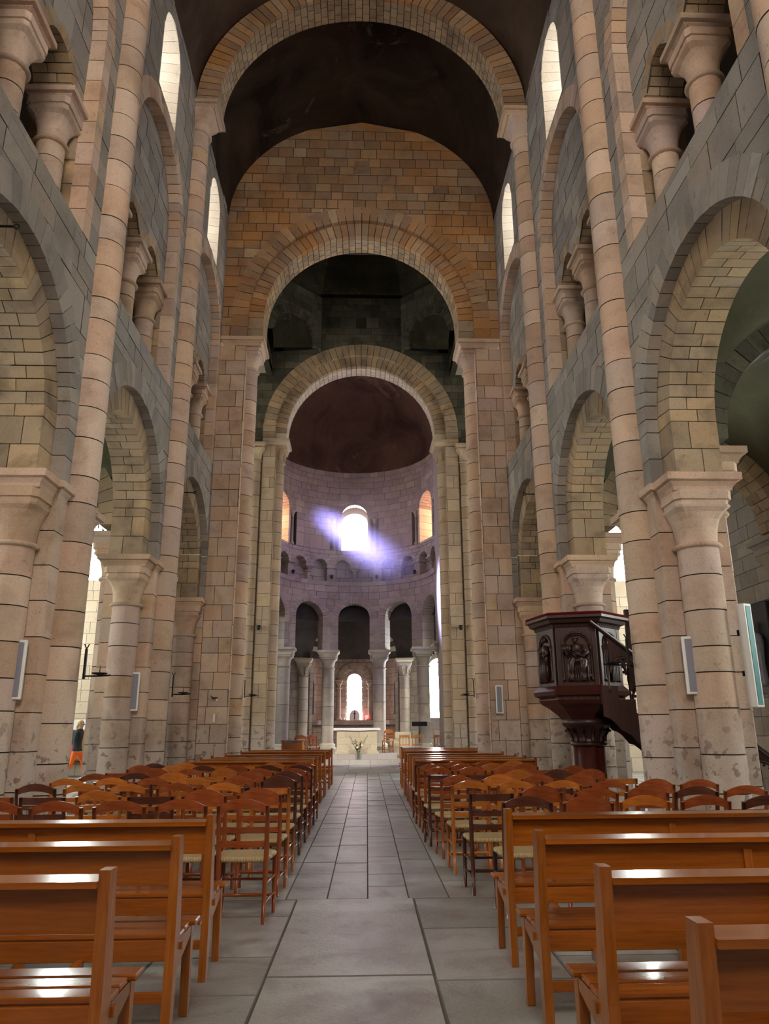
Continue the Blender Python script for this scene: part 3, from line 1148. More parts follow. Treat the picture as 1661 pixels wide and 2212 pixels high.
def crossing_pier(s, east):
    Y0 = YX1 if east else YX0
    lab = ('crossing pier beside the choir steps, %s' if east else 'crossing pier at the east end of the nave, %s') % SIDE[s]
    t = empty('crossing_pier', (s * 3.6, Y0 + .5, 0), lab, 'pier', 'crossing piers')
    o = Vector(t.location)
    A = Asm(t, 300, 6)
    mat = 'stone_tan' if east else 'stone_shaft'

    def f(u, v, d):
        return (s * u - o.x, Y0 - d - o.y, v)
    ztop = 11.55
    # the face towards the nave, in courses
    far = 3.86 if not east else 3.62
    ashlar(A, f, 3.15, far, .3, ztop, .42, .5, (), mat, name='stone')

    def fi(u, v, d):       # the face towards the axis
        return (s * (3.15 - d) - o.x, Y0 + u - o.y, v)
    ashlar(A, fi, 0.0, .95, .3, ztop, .42, .7, (), mat, name='stone')
    if not east:
        ashlar(A, lambda u, v, d: (s * u - o.x, Y0 - d - o.y, v), 3.86, 5.0, .3, 4.3, .44, .6, (), mat, name='stone')
    else:
        def fo(u, v, d):   # the recessed face behind the pilaster, towards the transept
            return (s * u - o.x, Y0 + .12 - d - o.y, v)
        ashlar(A, fo, 3.62, 4.4, .3, 14.5, .42, .5, (), mat, name='stone')
        lx, ly = s * 3.86 - o.x, Y0 + .1 - o.y
        shaft(A, lx, ly, .2, .4, 10.95, .44, mat, 'side_shaft_drum', 12)
        capital(t, lx, ly, .2, 10.95, 11.4, .32, mat, tiers=False)
        abacus(t, lx - .36, lx + .36, ly - .36, ly + .36, 11.4, 11.6, mat)
    p = MB()
    ox = sorted((s * 3.10 - o.x, s * (far + .05) - o.x))
    p.box(ox[0], ox[1], Y0 - .06 - o.y, Y0 + 1.0 - o.y, 0, .2, bev=.02)
    p.box(ox[0] + .02, ox[1] - .02, Y0 - .03 - o.y, Y0 + .98 - o.y, .2, .31, bev=.02)
    lx, ly = s * 3.15 - o.x, Y0 + .5 - o.y
    p.lathe([(.42, 0), (.42, .2), (.36, .25), (.37, .3), (.30, .36), (.28, .38)], 20, cx=lx, cy=ly)
    p.make('plinth', t, mat)
    a0, a1 = (PI / 2, 3 * PI / 2) if s > 0 else (-PI / 2, PI / 2)
    shaft(A, lx, ly, .27, .37, 11.02, .47, mat, 'shaft_drum', 14, a0 - .15, a1 + .15)
    capital(t, lx, ly, .27, 11.02, 11.58, .40, mat, carved=east)
    x0, x1 = sorted((s * 2.66 - o.x, s * (far + .02) - o.x))
    abacus(t, x0, x1, Y0 - .1 - o.y, Y0 + 1.05 - o.y, 11.57, 11.8, mat)
    if not east:
        lx, ly = s * 4.28 - o.x, Y0 - .1 - o.y
        b = MB().lathe([(.42, 0), (.42, .18), (.37, .24), (.39, .29), (.34, .34), (.27, .37)], 24, cx=lx, cy=ly)
        b.make('column_base', t, mat)
        shaft(A, lx, ly, .25, .36, 3.66, .44, mat, 'column_drum', 16, -PI - .5, .5)
        capital(t, lx, ly, .25, 3.66, 4.3, .37, mat)
        abacus(t, lx - .47, lx + .47, ly - .45, ly + .4, 4.29, 4.5, mat)
        # north or south face towards the nave axis wall, up to the vault
    A.done()


for s in (-1, 1):
    crossing_pier(s, False)
    crossing_pier(s, True)

# ------------------------------------------------------------------ crossing: east wall, squinches and dome
w = empty('wall_crossing_east', (0, 0, 0), 'sooty ashlar wall with squinches above the choir arch', 'wall', None, 'structure')
A = Asm(w, 300, 6)
fe = fy(YX1)
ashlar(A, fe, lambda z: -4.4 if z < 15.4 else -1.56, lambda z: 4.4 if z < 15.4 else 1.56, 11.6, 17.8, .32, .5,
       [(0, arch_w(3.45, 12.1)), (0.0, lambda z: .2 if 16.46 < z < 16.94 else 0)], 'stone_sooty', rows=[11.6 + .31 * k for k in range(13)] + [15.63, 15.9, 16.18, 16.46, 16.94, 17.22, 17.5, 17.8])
for s in (-1, 1):
    p0, p1 = Vector((s * 1.55, YX1, 0)), Vector((s * 3.4, YX1 - 1.85, 0))
    d = (p1 - p0)
    Ld = d.length
    d = d.normalized()
    nrm = Vector((-s * .7071, -.7071, 0))

    def fd(u, v, dd, p0=p0, d=d, nrm=nrm):
        q = p0 + d * u + nrm * dd
        return (q.x, q.y, v)
    ashlar(A, fd, 0, Ld, 15.4, 17.8, .3, .42, [(Ld / 2, arch_w(1.15, 15.55))], 'stone_sooty')
    ring(A, fd, Ld / 2, 15.55, .98, 1.27, .02, -.2, 22, 'stone_sooty', name='squinch_voussoir')
    ashlar(A, lambda u, v, dd: (s * (3.4 - dd), u, v), 19.4, YX1 - 1.85, 15.0, 17.8, .3, .5, (), 'stone_sooty')
    b = MB()
    v = [(s * 3.35, YX1 - .05, 15.55)]
    for k in range(17):
        t_ = PI * k / 16
        v.append(fd(Ld / 2 + 1.0 * math.cos(t_), 15.55 + 1.0 * math.sin(t_), -.1))
    b.add(v, [(0, k, k + 1) for k in range(1, 17)], 0, True)
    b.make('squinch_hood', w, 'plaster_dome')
    b = MB().box(min(s * 3.4, s * 4.4), max(s * 3.4, s * 4.4), YX1 - .02, YX1 + .3, 15.3, 18)
    b.make('backing', w, 'plaster_dome')
A.done()
# four dark upper walls closing the tower, then the eight-sided dome
b = MB()
oct_ = [(-1.55, 26), (1.55, 26), (3.4, 24.15), (3.4, 21.25), (1.55, 19.4), (-1.55, 19.4), (-3.4, 21.25), (-3.4, 24.15)]
zz = [(1.0, 17.8), (1.03, 17.85), (1.03, 18.0), (.99, 18.02), (.94, 18.7), (.82, 19.4), (.62, 20.0), (.36, 20.4), (.02, 20.55)]
b.loft([[(x * k, 22.7 + (y - 22.7) * k, z) for x, y in oct_] for k, z in zz], caps=False)
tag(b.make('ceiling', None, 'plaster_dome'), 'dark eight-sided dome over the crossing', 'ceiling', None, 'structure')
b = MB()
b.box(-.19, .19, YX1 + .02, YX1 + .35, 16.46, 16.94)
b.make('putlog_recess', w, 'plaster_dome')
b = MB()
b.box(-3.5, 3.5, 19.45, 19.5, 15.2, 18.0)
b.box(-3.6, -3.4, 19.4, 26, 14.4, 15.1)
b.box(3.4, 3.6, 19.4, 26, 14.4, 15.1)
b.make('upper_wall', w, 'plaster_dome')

# ------------------------------------------------------------------ transepts (seen through the aisles)
for s in (-1, 1):
    w = empty('wall_transept_%s' % SN[s], (0, 0, 0), 'pale lit ashlar wall of the transept %s' % SIDE[s], 'wall', None, 'structure')
    A = Asm(w, 300, 7)

    def ft(u, v, d):
        return (s * u, YX1 + .15 - d, v)
    ashlar(A, ft, 4.4, 12.5, 0, 14.5, .4, .62, [(9.55, lambda z: 0 if z < 6.5 else arch_w(.74 if z > 8.6 else .68, 8.6)(z))], 'stone_pale', 'mortar_pale')
    jamb(A, ft, 9.55, .6, .8, 6.5, 8.6, 0, -.6, .4, 'stone_pale')
    ring(A, ft, 9.55, 8.6, .6, .8, 0, -.6, 9, 'stone_pale')
    A.done()
    b = MB()
    b.box(s * 12.5 - .05, s * 12.5 + .05, 19, 26.4, 0, 14.6)
    x0, x1 = sorted((s * 3.4, s * 12.5))
    b.box(x0, x1, 19, 26.4, 14.5, 14.7)
    x0, x1 = sorted((s * 5.1, s * 12.5))
    b.box(x0, x1, 19.35, 19.45, 7.4, 14.6)
    x0, x1 = sorted((s * 8.7, s * 12.5))
    b.box(x0, x1, 19.35, 19.45, 0, 7.4)
    b.make('plain_walling', w, 'plaster_pale')
    wn = empty('window_%d' % (20 + (s > 0)), (0, 0, 0), 'bright round-headed transept window %s' % SIDE[s], 'window', None, 'structure')
    p = [(s * (9.55 - .6), YX1 + .7, 6.5), (s * (9.55 + .6), YX1 + .7, 6.5)] + [(s * (9.55 + .6 * math.cos(PI * j / 10)), YX1 + .7, 8.6 + .6 * math.sin(PI * j / 10)) for j in range(11)]
    MB().add(p, [tuple(range(len(p)))]).make('pane', wn, 'glass_transept')
    # tall transept end window lighting the arm and the crossing
    wn = empty('window_%d' % (22 + (s > 0)), (0, 0, 0), 'tall window in the transept end wall %s' % SIDE[s], 'window', None, 'structure')
    MB().box(s * 12.4 - .01, s * 12.4 + .01, 20.9, 24.6, 2.5, 8.5).make('pane', wn, 'glass_transept_end')

# ------------------------------------------------------------------ aisles
for s in (-1, 1):
    w = empty('wall_aisle_%s' % SN[s], (0, 0, 0), 'ashlar outer wall of the side aisle %s' % SIDE[s], 'wall', None, 'structure')
    A = Asm(w, 300, 9)

    def fa(u, v, d, s=s):
        return (s * (XO - d), u, v)
    ob = [(c, (lambda z: 0 if z < 2.6 else arch_w(.76 if z > 5 else .68, 5.0)(z))) for c in BC[:4]]
    ashlar(A, fa, -5, 19.2, 0, 7.4, .38, .62, ob, 'stone_choir', 'mortar_pale')
    for k, c in enumerate(BC):
        if k < 1 or k == 4:
            continue
        jamb(A, fa, c, .6, .78, 2.6, 5.0, 0, -.6, .38, 'stone_pale')
        ring(A, fa, c, 5.0, .6, .85, .004, -.6, 11, 'stone_pale')
    A.done()
    for k, c in enumerate(BC[:4]):
        wn = empty('window_%d' % (30 + k * 2 + (s > 0)), (0, 0, 0), 'round-headed aisle window, %s, %s' % (BAYW[k], SIDE[s]), 'window', 'aisle windows', 'structure')
        p = [(s * (XO + .6), c - .6, 2.6), (s * (XO + .6), c + .6, 2.6)] + [(s * (XO + .6), c + .6 * math.cos(PI * j / 10), 5.0 + .6 * math.sin(PI * j / 10)) for j in range(11)]
        MB().add(p, [tuple(range(len(p)))]).make('pane', wn, 'glass_aisle')
    # groin vault, plastered
    v, f_ = [], []
    nx, ny = 20, 20
    for k in range(5):
        y0, y1 = PC[k], (PC[k + 1] if k < 4 else 19.05)
        base = len(v)
        for j in range(ny + 1):
            for i in range(nx + 1):
                a, b_ = -1 + 2 * i / nx, -1 + 2 * j / ny
                h = max(math.sqrt(max(0, 1 - a * a)), math.sqrt(max(0, 1 - b_ * b_)))
                v.append((s * (XB + (XO - XB) * (i / nx)), y0 + (y1 - y0) * j / ny, 5.2 + 2.0 * h))
        for j in range(ny):
            for i in range(nx):
                a = base + j * (nx + 1) + i
                f_.append((a, a + 1, a + nx + 2, a + nx + 1))
    o = obj('ceiling', mesh_data('ceiling', v, f_, ('plaster_aisle',), None, True))
    tag(o, 'olive-grey plastered groin vault of the side aisle %s' % SIDE[s], 'ceiling', None, 'structure')
    b = MB()
    b.box(min(s * 4.6, s * XO), max(s * 4.6, s * XO), -5, 19.2, 7.45, 7.7)
    b.box(s * 7.6 - .05, s * 7.6 + .05, -5, 19.2, 7.6, 13.0)
    x0, x1 = sorted((s * 4.9, s * 7.6))
    b.box(x0, x1, -5, 19.2, 12.9, 13.1)
    b.box(x0, x1, 18.6, 19.2, 7.6, 13)
    tag(b.make('wall_gallery_%s' % SN[s], None, 'plaster_pale'), 'dim plain walls inside the gallery %s' % SIDE[s], 'wall', None, 'structure')
    # transverse aisle arches with wall responds
    for i in (2, 3, 4, 5):
        Y = PC[i] if i < 5 else 18.95
        lab = PIERW.get(i, 'crossing pier')
        t = empty('aisle_arch', (0, 0, 0), 'aisle cross arch by the %s, %s' % (lab, SIDE[s]), 'arch', 'aisle transverse arches')
        A = Asm(t, 300, 7)
        cx_ = s * (XB + .28 + XO - .28) / 2
        rad = (XO - XB) / 2 - .3

        def fq(u, v, d, Y=Y):
            return (u, Y - .35 - d, v)
        ring(A, fq, cx_, 5.25, rad, rad + .38, 0, -.7, 24, 'stone_sooty' if i < 4 else 'stone_soffit', split=2)
        x, y = s * (XO - .05), Y
        a0, a1 = (PI / 2, 3 * PI / 2) if s > 0 else (-PI / 2, PI / 2)
        shaft(A, x, y, .32, .3, 4.3, .44, 'stone_choir', 'column_drum', 14, a0 - .1, a1 + .1)
        A.done()
        capital(t, x, y, .32, 4.3, 4.9, .44, 'stone_choir')
        abacus(t, x - .5, x + .5, y - .5, y + .5, 4.89, 5.1, 'stone_choir')
        MB().lathe([(.48, 0), (.48, .18), (.42, .24), (.43, .28), (.34, .32)], 20, cx=x, cy=y).make('column_base', t, 'stone_choir')

# ------------------------------------------------------------------ west wall behind the viewer
w = empty('wall_west', (0, 0, 0), 'west wall with the great window behind the viewer', 'wall', None, 'structure')
b = MB()
b.box(-8.7, 8.7, -5.3, -5.0, 0, 8.5)
b.box(-8.7, 8.7, -5.3, -5.0, 14.5, 19.5)
b.box(-8.7, -2.4, -5.3, -5.0, 8.5, 14.5)
b.box(2.4, 8.7, -5.3, -5.0, 8.5, 14.5)
b.make('plain_walling', w, 'plaster_pale')
wn = empty('window_60', (0, 0, 0), 'great west window behind the viewer', 'window', None, 'structure')
MB().box(-2.4, 2.4, -5.2, -5.15, 8.5, 14.5).make('pane', wn, 'west_fill_glow')  # unseen warm pane, added high behind the viewer to light the nave

# ------------------------------------------------------------------ choir floor and steps
cf = empty('floor_choir', (0, 0, 0), 'raised pale stone floor of the choir behind the altar steps', 'floor', None, 'structure')
A = Asm(cf, 300, 9, 'small_paving')
fchoir = lambda z: (lambda u, v, d: (u, v, z + d))
for i in range(9):
    u0, u1 = -3.6 + .8 * i, -3.6 + .8 * (i + 1)
    for j in range(3):
        block(A, 'slab', fchoir(.10), [(u0, 26.8 + 1.2 * j), (u1, 26.8 + 1.2 * j), (u1, 28.0 + 1.2 * j), (u0, 28.0 + 1.2 * j)], 'stone_step', 'mortar_floor', .006, .01)
    hexa(A, 'kerb', [(u0 + .004, 26.78, 0), (u1 - .004, 26.78, 0), (u1 - .004, 26.78, .1), (u0 + .004, 26.78, .1), (u0 + .004, 27.1, 0), (u1 - .004, 27.1, 0), (u1 - .004, 27.1, .098), (u0 + .004, 27.1, .098)], 'stone_step')
    hexa(A, 'kerb', [(u0 + .004, 30.2, .08), (u1 - .004, 30.2, .08), (u1 - .004, 30.2, .28), (u0 + .004, 30.2, .28), (u0 + .004, 30.6, .08), (u1 - .004, 30.6, .08), (u1 - .004, 30.6, .28), (u0 + .004, 30.6, .28)], 'stone_step')
A.done()
MB().box(-12, 12, 30.6, 42, .0, .279).box(-3.6, 3.6, 26.82, 30.6, -.05, .085).make('bedding', cf, 'stone_step')
st = empty('altar_dais', (-.08, 31.6, 0), 'low pale stone platform under the altar', 'step')
A = Asm(st, 300, 6)
for i in range(4):
    u0, u1 = -1.55 + .775 * i, -1.55 + .775 * (i + 1)
    hexa(A, 'step_stone', [(u0 + .003, -1.05, .28), (u1 - .003, -1.05, .28), (u1 - .003, -1.05, .48), (u0 + .003, -1.05, .48), (u0 + .003, 1.2, .28), (u1 - .003, 1.2, .28), (u1 - .003, 1.2, .48), (u0 + .003, 1.2, .48)], 'stone_step')
A.done()

# ------------------------------------------------------------------ apse
def fap(u, v, d):
    t = u / AR
    return (AX + (AR - d) * math.sin(t), AY + (AR - d) * math.cos(t), v)


def th(deg):
    return AR * math.radians(deg)


ARCH_T = [-72, -36, 0, 36, 72]
w = empty('wall_apse', (0, 0, 0), 'curved ashlar wall of the apse with windows and blind arcade', 'wall', None, 'structure')
A = Asm(w, 300, 6)
ashlar(A, fap, th(-90), th(90), 4.82, 7.78, .31, .46, [(th(t), arch_w(.9, 6.24)) for t in ARCH_T], 'stone_choir', 'mortar_pale')
# gallery: blind arcade of ten small arches
GT = [-81, -63, -45, -27, -9, 9, 27, 45, 63, 81]
ashlar(A, fap, th(-90), th(90), 8.64, 9.42, .2, .42, [(th(t), arch_w(.42, 8.64)) for t in GT], 'stone_choir', rows=[8.64, 8.78, 8.92, 9.06, 9.24, 9.42])
for t in GT:
    ring(A, fap, th(t), 8.64, .345, .5, .008, -.44, 11, 'stone_choir', name='small_voussoir')
ashlar(A, lambda u, v, d: fap(u, v, d - .42), th(-90), th(90), 7.9, 9.3, .35, .6, (), 'stone_choir')
WT = [-69, 0, 69]
WD = {-69: .95, 0: .53, 69: .95}
ob = [(th(t), lambda z: 0 if z < 9.44 else arch_w(.8 if z > 11.08 else .7, 11.08)(z)) for t in WT]
for t in WT:
    for e in (-.95, .95):
        ob.append((th(t) + e, lambda z: .21 if 9.44 < z < 10.98 else 0))
ashlar(A, fap, th(-90), th(90), 9.42, 13.3, .31, .48, ob, 'stone_choir', rows=[9.42, 9.75, 10.07, 10.38, 10.68, 11.0, 11.3, 11.6, 11.9, 12.2, 12.5, 12.8, 13.05, 13.3], mortar='mortar_pale')
A.done()
for sg, zz0, zz1, e, idn, lab in ((1, 7.76, 7.93, .13, 1, 'curved moulded string course under the apse blind arcade'),):
    t = empty('trim_%d' % idn, (0, 0, 0), lab, 'moulding', None, 'structure')
    A = Asm(t, 300, 6)
    for i in range(14):
        a0, a1 = -90 + 180 * i / 14, -90 + 180 * (i + 1) / 14
        N = 2
        for j in range(N):
            b0, b1 = a0 + (a1 - a0) * j / N, a0 + (a1 - a0) * (j + 1) / N
            hexa(A, 'string_stone', [fap(th(b0) + .002, zz0, e * .5), fap(th(b1) - .002, zz0, e * .5), fap(th(b1) - .002, zz1, e), fap(th(b0) + .002, zz1, e),
                                     fap(th(b0) + .002, zz0, -.1), fap(th(b1) - .002, zz0, -.1), fap(th(b1) - .002, zz1, -.45), fap(th(b0) + .002, zz1, -.45)], 'stone_choir')
    A.done()
APL = {-72: 'first', -36: 'second', 0: 'third', 36: 'fourth', 72: 'fifth'}
for t_ in ARCH_T:
    t = empty('apse_arch', (0, 0, 0), 'stilted apse arch, %s of five counted from the side %s' % (APL[t_], SIDE[-1]), 'arch', 'arches around the apse')
    A = Asm(t, 300, 5)
    ring(A, fap, th(t_), 6.24, .72, 1.06, .008, -.6, 19, 'stone_choir')
    jamb(A, fap, th(t_), .72, 1.08, 4.82, 6.24, .008, -.6, .33, 'stone_choir')
    A.done()
for k, t_ in enumerate((-90, -54, -18, 18, 54, 90)):
    a = math.radians(t_)
    x, y = AX + 3.72 * math.sin(a), AY + 3.72 * math.cos(a)
    lab = {-90: 'outermost apse column opposite the pulpit side', -54: 'second apse column opposite the pulpit side', -18: 'stone apse column rising behind the vase end of the altar, away from the pulpit side',
           18: 'stone apse column rising behind the altar on the pulpit side', 54: 'second apse column on the pulpit side, near the music stand', 90: 'outermost apse column on the pulpit side'}[t_]
    if t_ == -18:
        lab = 'stone apse column rising behind the altar, opposite the pulpit side'
    t = empty('apse_column', (x, y, 0), lab, 'column', 'columns around the apse')
    b = MB().box(-.40, .40, -.40, .40, .28, .55, bev=.02)
    b.lathe([(.40, .55), (.41, .62), (.36, .67), (.35, .72), (.37, .77), (.30, .82), (.28, .84)], 24)
    b.make('column_base', t, 'stone_pale')
    A = Asm(t, 300, 5)
    shaft(A, 0, 0, .275, .83, 4.05, .8, 'stone_choir', 'drum', 20)
    A.done()
    capital(t, 0, 0, .275, 4.05, 4.6, .42, 'stone_choir')
    abacus(t, -.5, .5, -.5, .5, 4.59, 4.82, 'stone_choir')
# little supports of the blind arcade
for k, t_ in enumerate(range(-72, 73, 18)):
    a = math.radians(t_)
    x, y = AX + (AR - .0 + .12) * math.sin(a), AY + (AR + .12) * math.cos(a)
    colonnette = (t_ % 36 == 0)
    ordn = ['first', 'second', 'third', 'fourth', 'fifth', 'sixth', 'seventh', 'eighth', 'ninth'][k]
    if colonnette:
        t = empty('arcade_colonnette', (x, y, 7.93), 'slender colonnette, %s support of the apse blind arcade from the side %s' % (ordn, SIDE[-1]), 'column', 'supports of the apse blind arcade')
        b = MB().lathe([(.13, 0), (.13, .05), (.10, .08), (.075, .10), (.072, .46)], 14)
        b.make('colonnette_shaft', t, 'stone_choir')
        capital(t, 0, 0, .075, .46, .60, .15, 'stone_choir', tiers=False)
    else:
        t = empty('arcade_pilaster', (x, y, 7.93), 'square pilaster, %s support of the apse blind arcade from the side %s' % (ordn, SIDE[-1]), 'pilaster', 'supports of the apse blind arcade', rz=-a)
        b = MB().box(-.2, .2, -.1, .3, 0, .6, bev=.012)
        b.make('pilaster_block', t, 'stone_choir')
    t.rotation_euler = (0, 0, -a)
    abacus(t, -.25, .25, -.19, .3, .595, .71, 'stone_choir')
# windows of the apse
for j, t_ in enumerate(WT):
    lab = {0: 'dazzling central apse window above the altar', -69: 'apse window with rosy reveal opposite the pulpit side', 69: 'apse window with orange-lit reveal on the pulpit side'}[t_]
    wn = empty('window_%d' % (70 + j), (0, 0, 0), lab, 'window', None, 'structure')
    A = Asm(wn, 300, 5)
    ring(A, fap, th(t_), 11.08, .62, .92, .006, -WD[t_] - .02, 15, 'stone_choir', split=1 if t_ == 0 else 2)
    jamb(A, fap, th(t_), .62, .75, 9.44, 11.08, 0, -WD[t_] - .02, .33, 'stone_pale')
    A.done()
    A2 = Asm(wn, 300, 3)
    for e in (-.95, .95):
        u = th(t_) + e
        p = fap(u, 0, -.07)
        b = MB().lathe([(.11, 9.44), (.11, 9.5), (.085, 9.54), (.062, 9.57), (.06, 10.72)], 12, cx=p[0], cy=p[1])
        b.lathe([(.06, 10.72), (.085, 10.74), (.06, 10.77), (.10, 10.9), (.14, 10.96), (.14, 11.02)], 12, cx=p[0], cy=p[1])
        b.make('nook_colonnette', wn, 'stone_choir')
        b = MB()
        q = [fap(u + du, z, d) for d in (0, -.22) for du, z in ((-.22, 9.4), (.22, 9.4), (.22, 11.05), (-.22, 11.05))]
        b.add(q, [(4, 5, 6, 7), (0, 1, 5, 4), (1, 2, 6, 5), (2, 3, 7, 6), (3, 0, 4, 7)])
        b.make('nook_back', wn, 'stone_sooty')  # shade of the nook put into its near-black lining
    pts = [fap(th(t_) - .54, 9.48, -WD[t_]), fap(th(t_) + .54, 9.48, -WD[t_])] + [fap(th(t_) + .54 * math.cos(PI * i / 14), 10.86 + .54 * math.sin(PI * i / 14), -WD[t_]) for i in range(15)]
    MB().add(pts, [tuple(range(len(pts)))]).make('pane', wn, 'glass_apse' if t_ == 0 else 'glass_apse_rose')
    # dark stone between the lower pane head and the arch soffit
    pts = [fap(th(t_) - .66, 9.3, -WD[t_] - .03), fap(th(t_) + .66, 9.3, -WD[t_] - .03)] + [fap(th(t_) + .66 * math.cos(PI * i / 14), 11.08 + .68 * math.sin(PI * i / 14), -WD[t_] - .03) for i in range(15)]
    MB().add(pts, [tuple(range(len(pts)))]).make('window_surround', wn, 'stone_choir')
    hexa(A2, 'sill_stone', [fap(th(t_) - .62, 9.36, 0), fap(th(t_) + .62, 9.36, 0), fap(th(t_) + .62, 9.46, 0), fap(th(t_) - .62, 9.46, 0), fap(th(t_) - .62, 9.36, -WD[t_] - .03), fap(th(t_) + .62, 9.36, -WD[t_] - .03), fap(th(t_) + .62, 9.46, -WD[t_] - .03), fap(th(t_) - .62, 9.46, -WD[t_] - .03)], 'stone_pale')
    A2.done()
# half dome and choir barrel
v, f = [], []
nu = 40
prof = [(y, None) for y in (26.9, 28.0, 29.2, AY)]
for y, _ in prof:
    for i in range(nu + 1):
        t = PI * i / nu
        v.append((AX * (0 if y < 27 else 1) + AR * math.cos(t), y, 13.3 + AR * math.sin(t)))
for k in range(1, 13):
    el = PI / 2 * k / 12
    for i in range(nu + 1):
        t = PI * i / nu
        # rings of the quarter sphere swing from the barrel end down to the back springing
        x, zr = AR * math.cos(t), AR * math.sin(t)
        v.append((AX + x, AY + zr * math.sin(el), 13.3 + zr * math.cos(el)))
m_ = len(v) // (nu + 1)
for j in range(m_ - 1):
    for i in range(nu):
        a = j * (nu + 1) + i
        f.append((a, a + 1, a + nu + 2, a + nu + 1))
tag(obj('ceiling', mesh_data('ceiling', v, f, ('plaster_apse',), None, True)), 'rust-brown plastered half dome over the apse', 'ceiling', None, 'structure')
b = MB()
b.box(AX - AR - .1, AX - AR, 27, AY, .1, 13.4)
b.box(AX + AR, AX + AR + .1, 27, AY, .1, 13.4)
b.box(-4.4, -3.1, 26.9, 27.0, 11.5, 17.5).box(3.1, 4.4, 26.9, 27, 11.5, 17.5).box(-4.4, 4.4, 26.9, 27.0, 15.2, 17.5)
tag(b.make('wall_choir', None, 'plaster_pale'), 'plain side walls of the choir before the apse', 'wall', None, 'structure')
# ambulatory
AO = 6.45
w = empty('wall_ambulatory', (0, 0, 0), 'pale curved outer wall of the passage behind the apse columns', 'wall', None, 'structure')
A = Asm(w, 300, 6)


def fam(u, v, d):
    t = u / AO
    return (AX + (AO - d) * math.sin(t), AY + (AO - d) * math.cos(t), v)


ta = lambda g_: AO * math.radians(g_)
ashlar(A, fam, ta(17.8), ta(95), .28, 4.75, .36, .55, [(ta(37.5), lambda z: 0 if z < 1.9 else arch_w(.68 if z > 4.1 else .6, 4.1)(z))], 'stone_choir')
ashlar(A, fam, ta(-95), ta(-17.8), .28, 4.75, .36, .55, (), 'stone_choir')
jamb(A, fam, ta(37.5), .5, .7, 1.9, 4.1, 0, -.4, .35, 'stone_pale')
ring(A, fam, ta(37.5), 4.1, .5, .75, .006, -.4, 11, 'stone_pale')
A.done()
wn = empty('window_80', (0, 0, 0), 'dazzling tall window behind the music stand', 'window', None, 'structure')
pts = [fam(ta(37.5) - .5, 1.9, -.4), fam(ta(37.5) + .5, 1.9, -.4)] + [fam(ta(37.5) + .5 * math.cos(PI * i / 10), 4.1 + .5 * math.sin(PI * i / 10), -.4) for i in range(11)]
MB().add(pts, [tuple(range(len(pts)))]).make('pane', wn, 'glass_ambulatory')
v, f = [], []
for j, rr in enumerate((AR + .5, AR + .9, AR + 1.5, AR + 2.1, AR + 2.6, AO - .05, AO + .02)):
    zt = (6.2, 6.9, 7.4, 7.3, 6.6, 5.6, 4.7)[j]
    for i in range(41):
        t = math.radians(-98 + 196 * i / 40)
        v.append((AX + rr * math.sin(t), AY + rr * math.cos(t), zt))
for j in range(6):
    for i in range(40):
        a = j * 41 + i
        f.append((a, a + 1, a + 42, a + 41))
tag(obj('ceiling', mesh_data('ceiling', v, f, ('plaster_ambulatory',), None, True)), 'dark vault of the passage behind the apse columns', 'ceiling', None, 'structure')
for s in (-1, 1):
    p = fam(ta(s * 22.5), 0, .12)
    t = empty('passage_column', (p[0], p[1], 0), 'engaged column with carved leaf capital beside the axial chapel, %s' % SIDE[s], 'column', 'columns beside the axial chapel')
    b = MB().box(-.36, .36, -.36, .36, .28, .9, bev=.02)
    b.lathe([(.34, .9), (.35, .98), (.3, 1.03), (.31, 1.1), (.25, 1.15)], 20)
    b.make('column_base', t, 'stone_choir')
    A = Asm(t, 300, 5)
    shaft(A, 0, 0, .24, 1.14, 3.85, .5, 'stone_choir', 'drum', 18)
    A.done()
    capital(t, 0, 0, .24, 3.85, 4.45, .36, 'stone_choir', tiers=False, carved=True)
    abacus(t, -.42, .42, -.42, .42, 4.44, 4.66, 'stone_pale')
# axial chapel
CHY, CHR = 37.0, 2.15
w = empty('wall_chapel', (0, 0, 0), 'rounded ashlar wall of the axial chapel behind the altar', 'wall', None, 'structure')
A = Asm(w, 300, 5)


def fch(u, v, d):
    t = u / CHR
    return (AX + (CHR - d) * math.sin(t), CHY + (CHR - d) * math.cos(t), v)


tc_ = lambda g_: CHR * math.radians(g_)
ob = [(0, lambda z: 0 if z < 1.85 else arch_w(.6 if z > 3.78 else .45, 3.78)(z))] + [(tc_(s * 74), lambda z: 0 if z < 2.1 else arch_w(.3, 3.6)(z)) for s in (-1, 1)]
ashlar(A, fch, tc_(-100), tc_(100), .28, 5.0, .3, .42, ob, 'stone_choir')
ring(A, fch, 0, 3.78, .36, .66, -.02, -.4, 11, 'stone_choir')
ring(A, fch, 0, 3.78, .66, .92, .05, -.05, 17, 'stone_choir', name='hood_voussoir')
jamb(A, fch, 0, .36, .54, 1.85, 3.78, -.05, -.4, .32, 'stone_pale')
A.done()
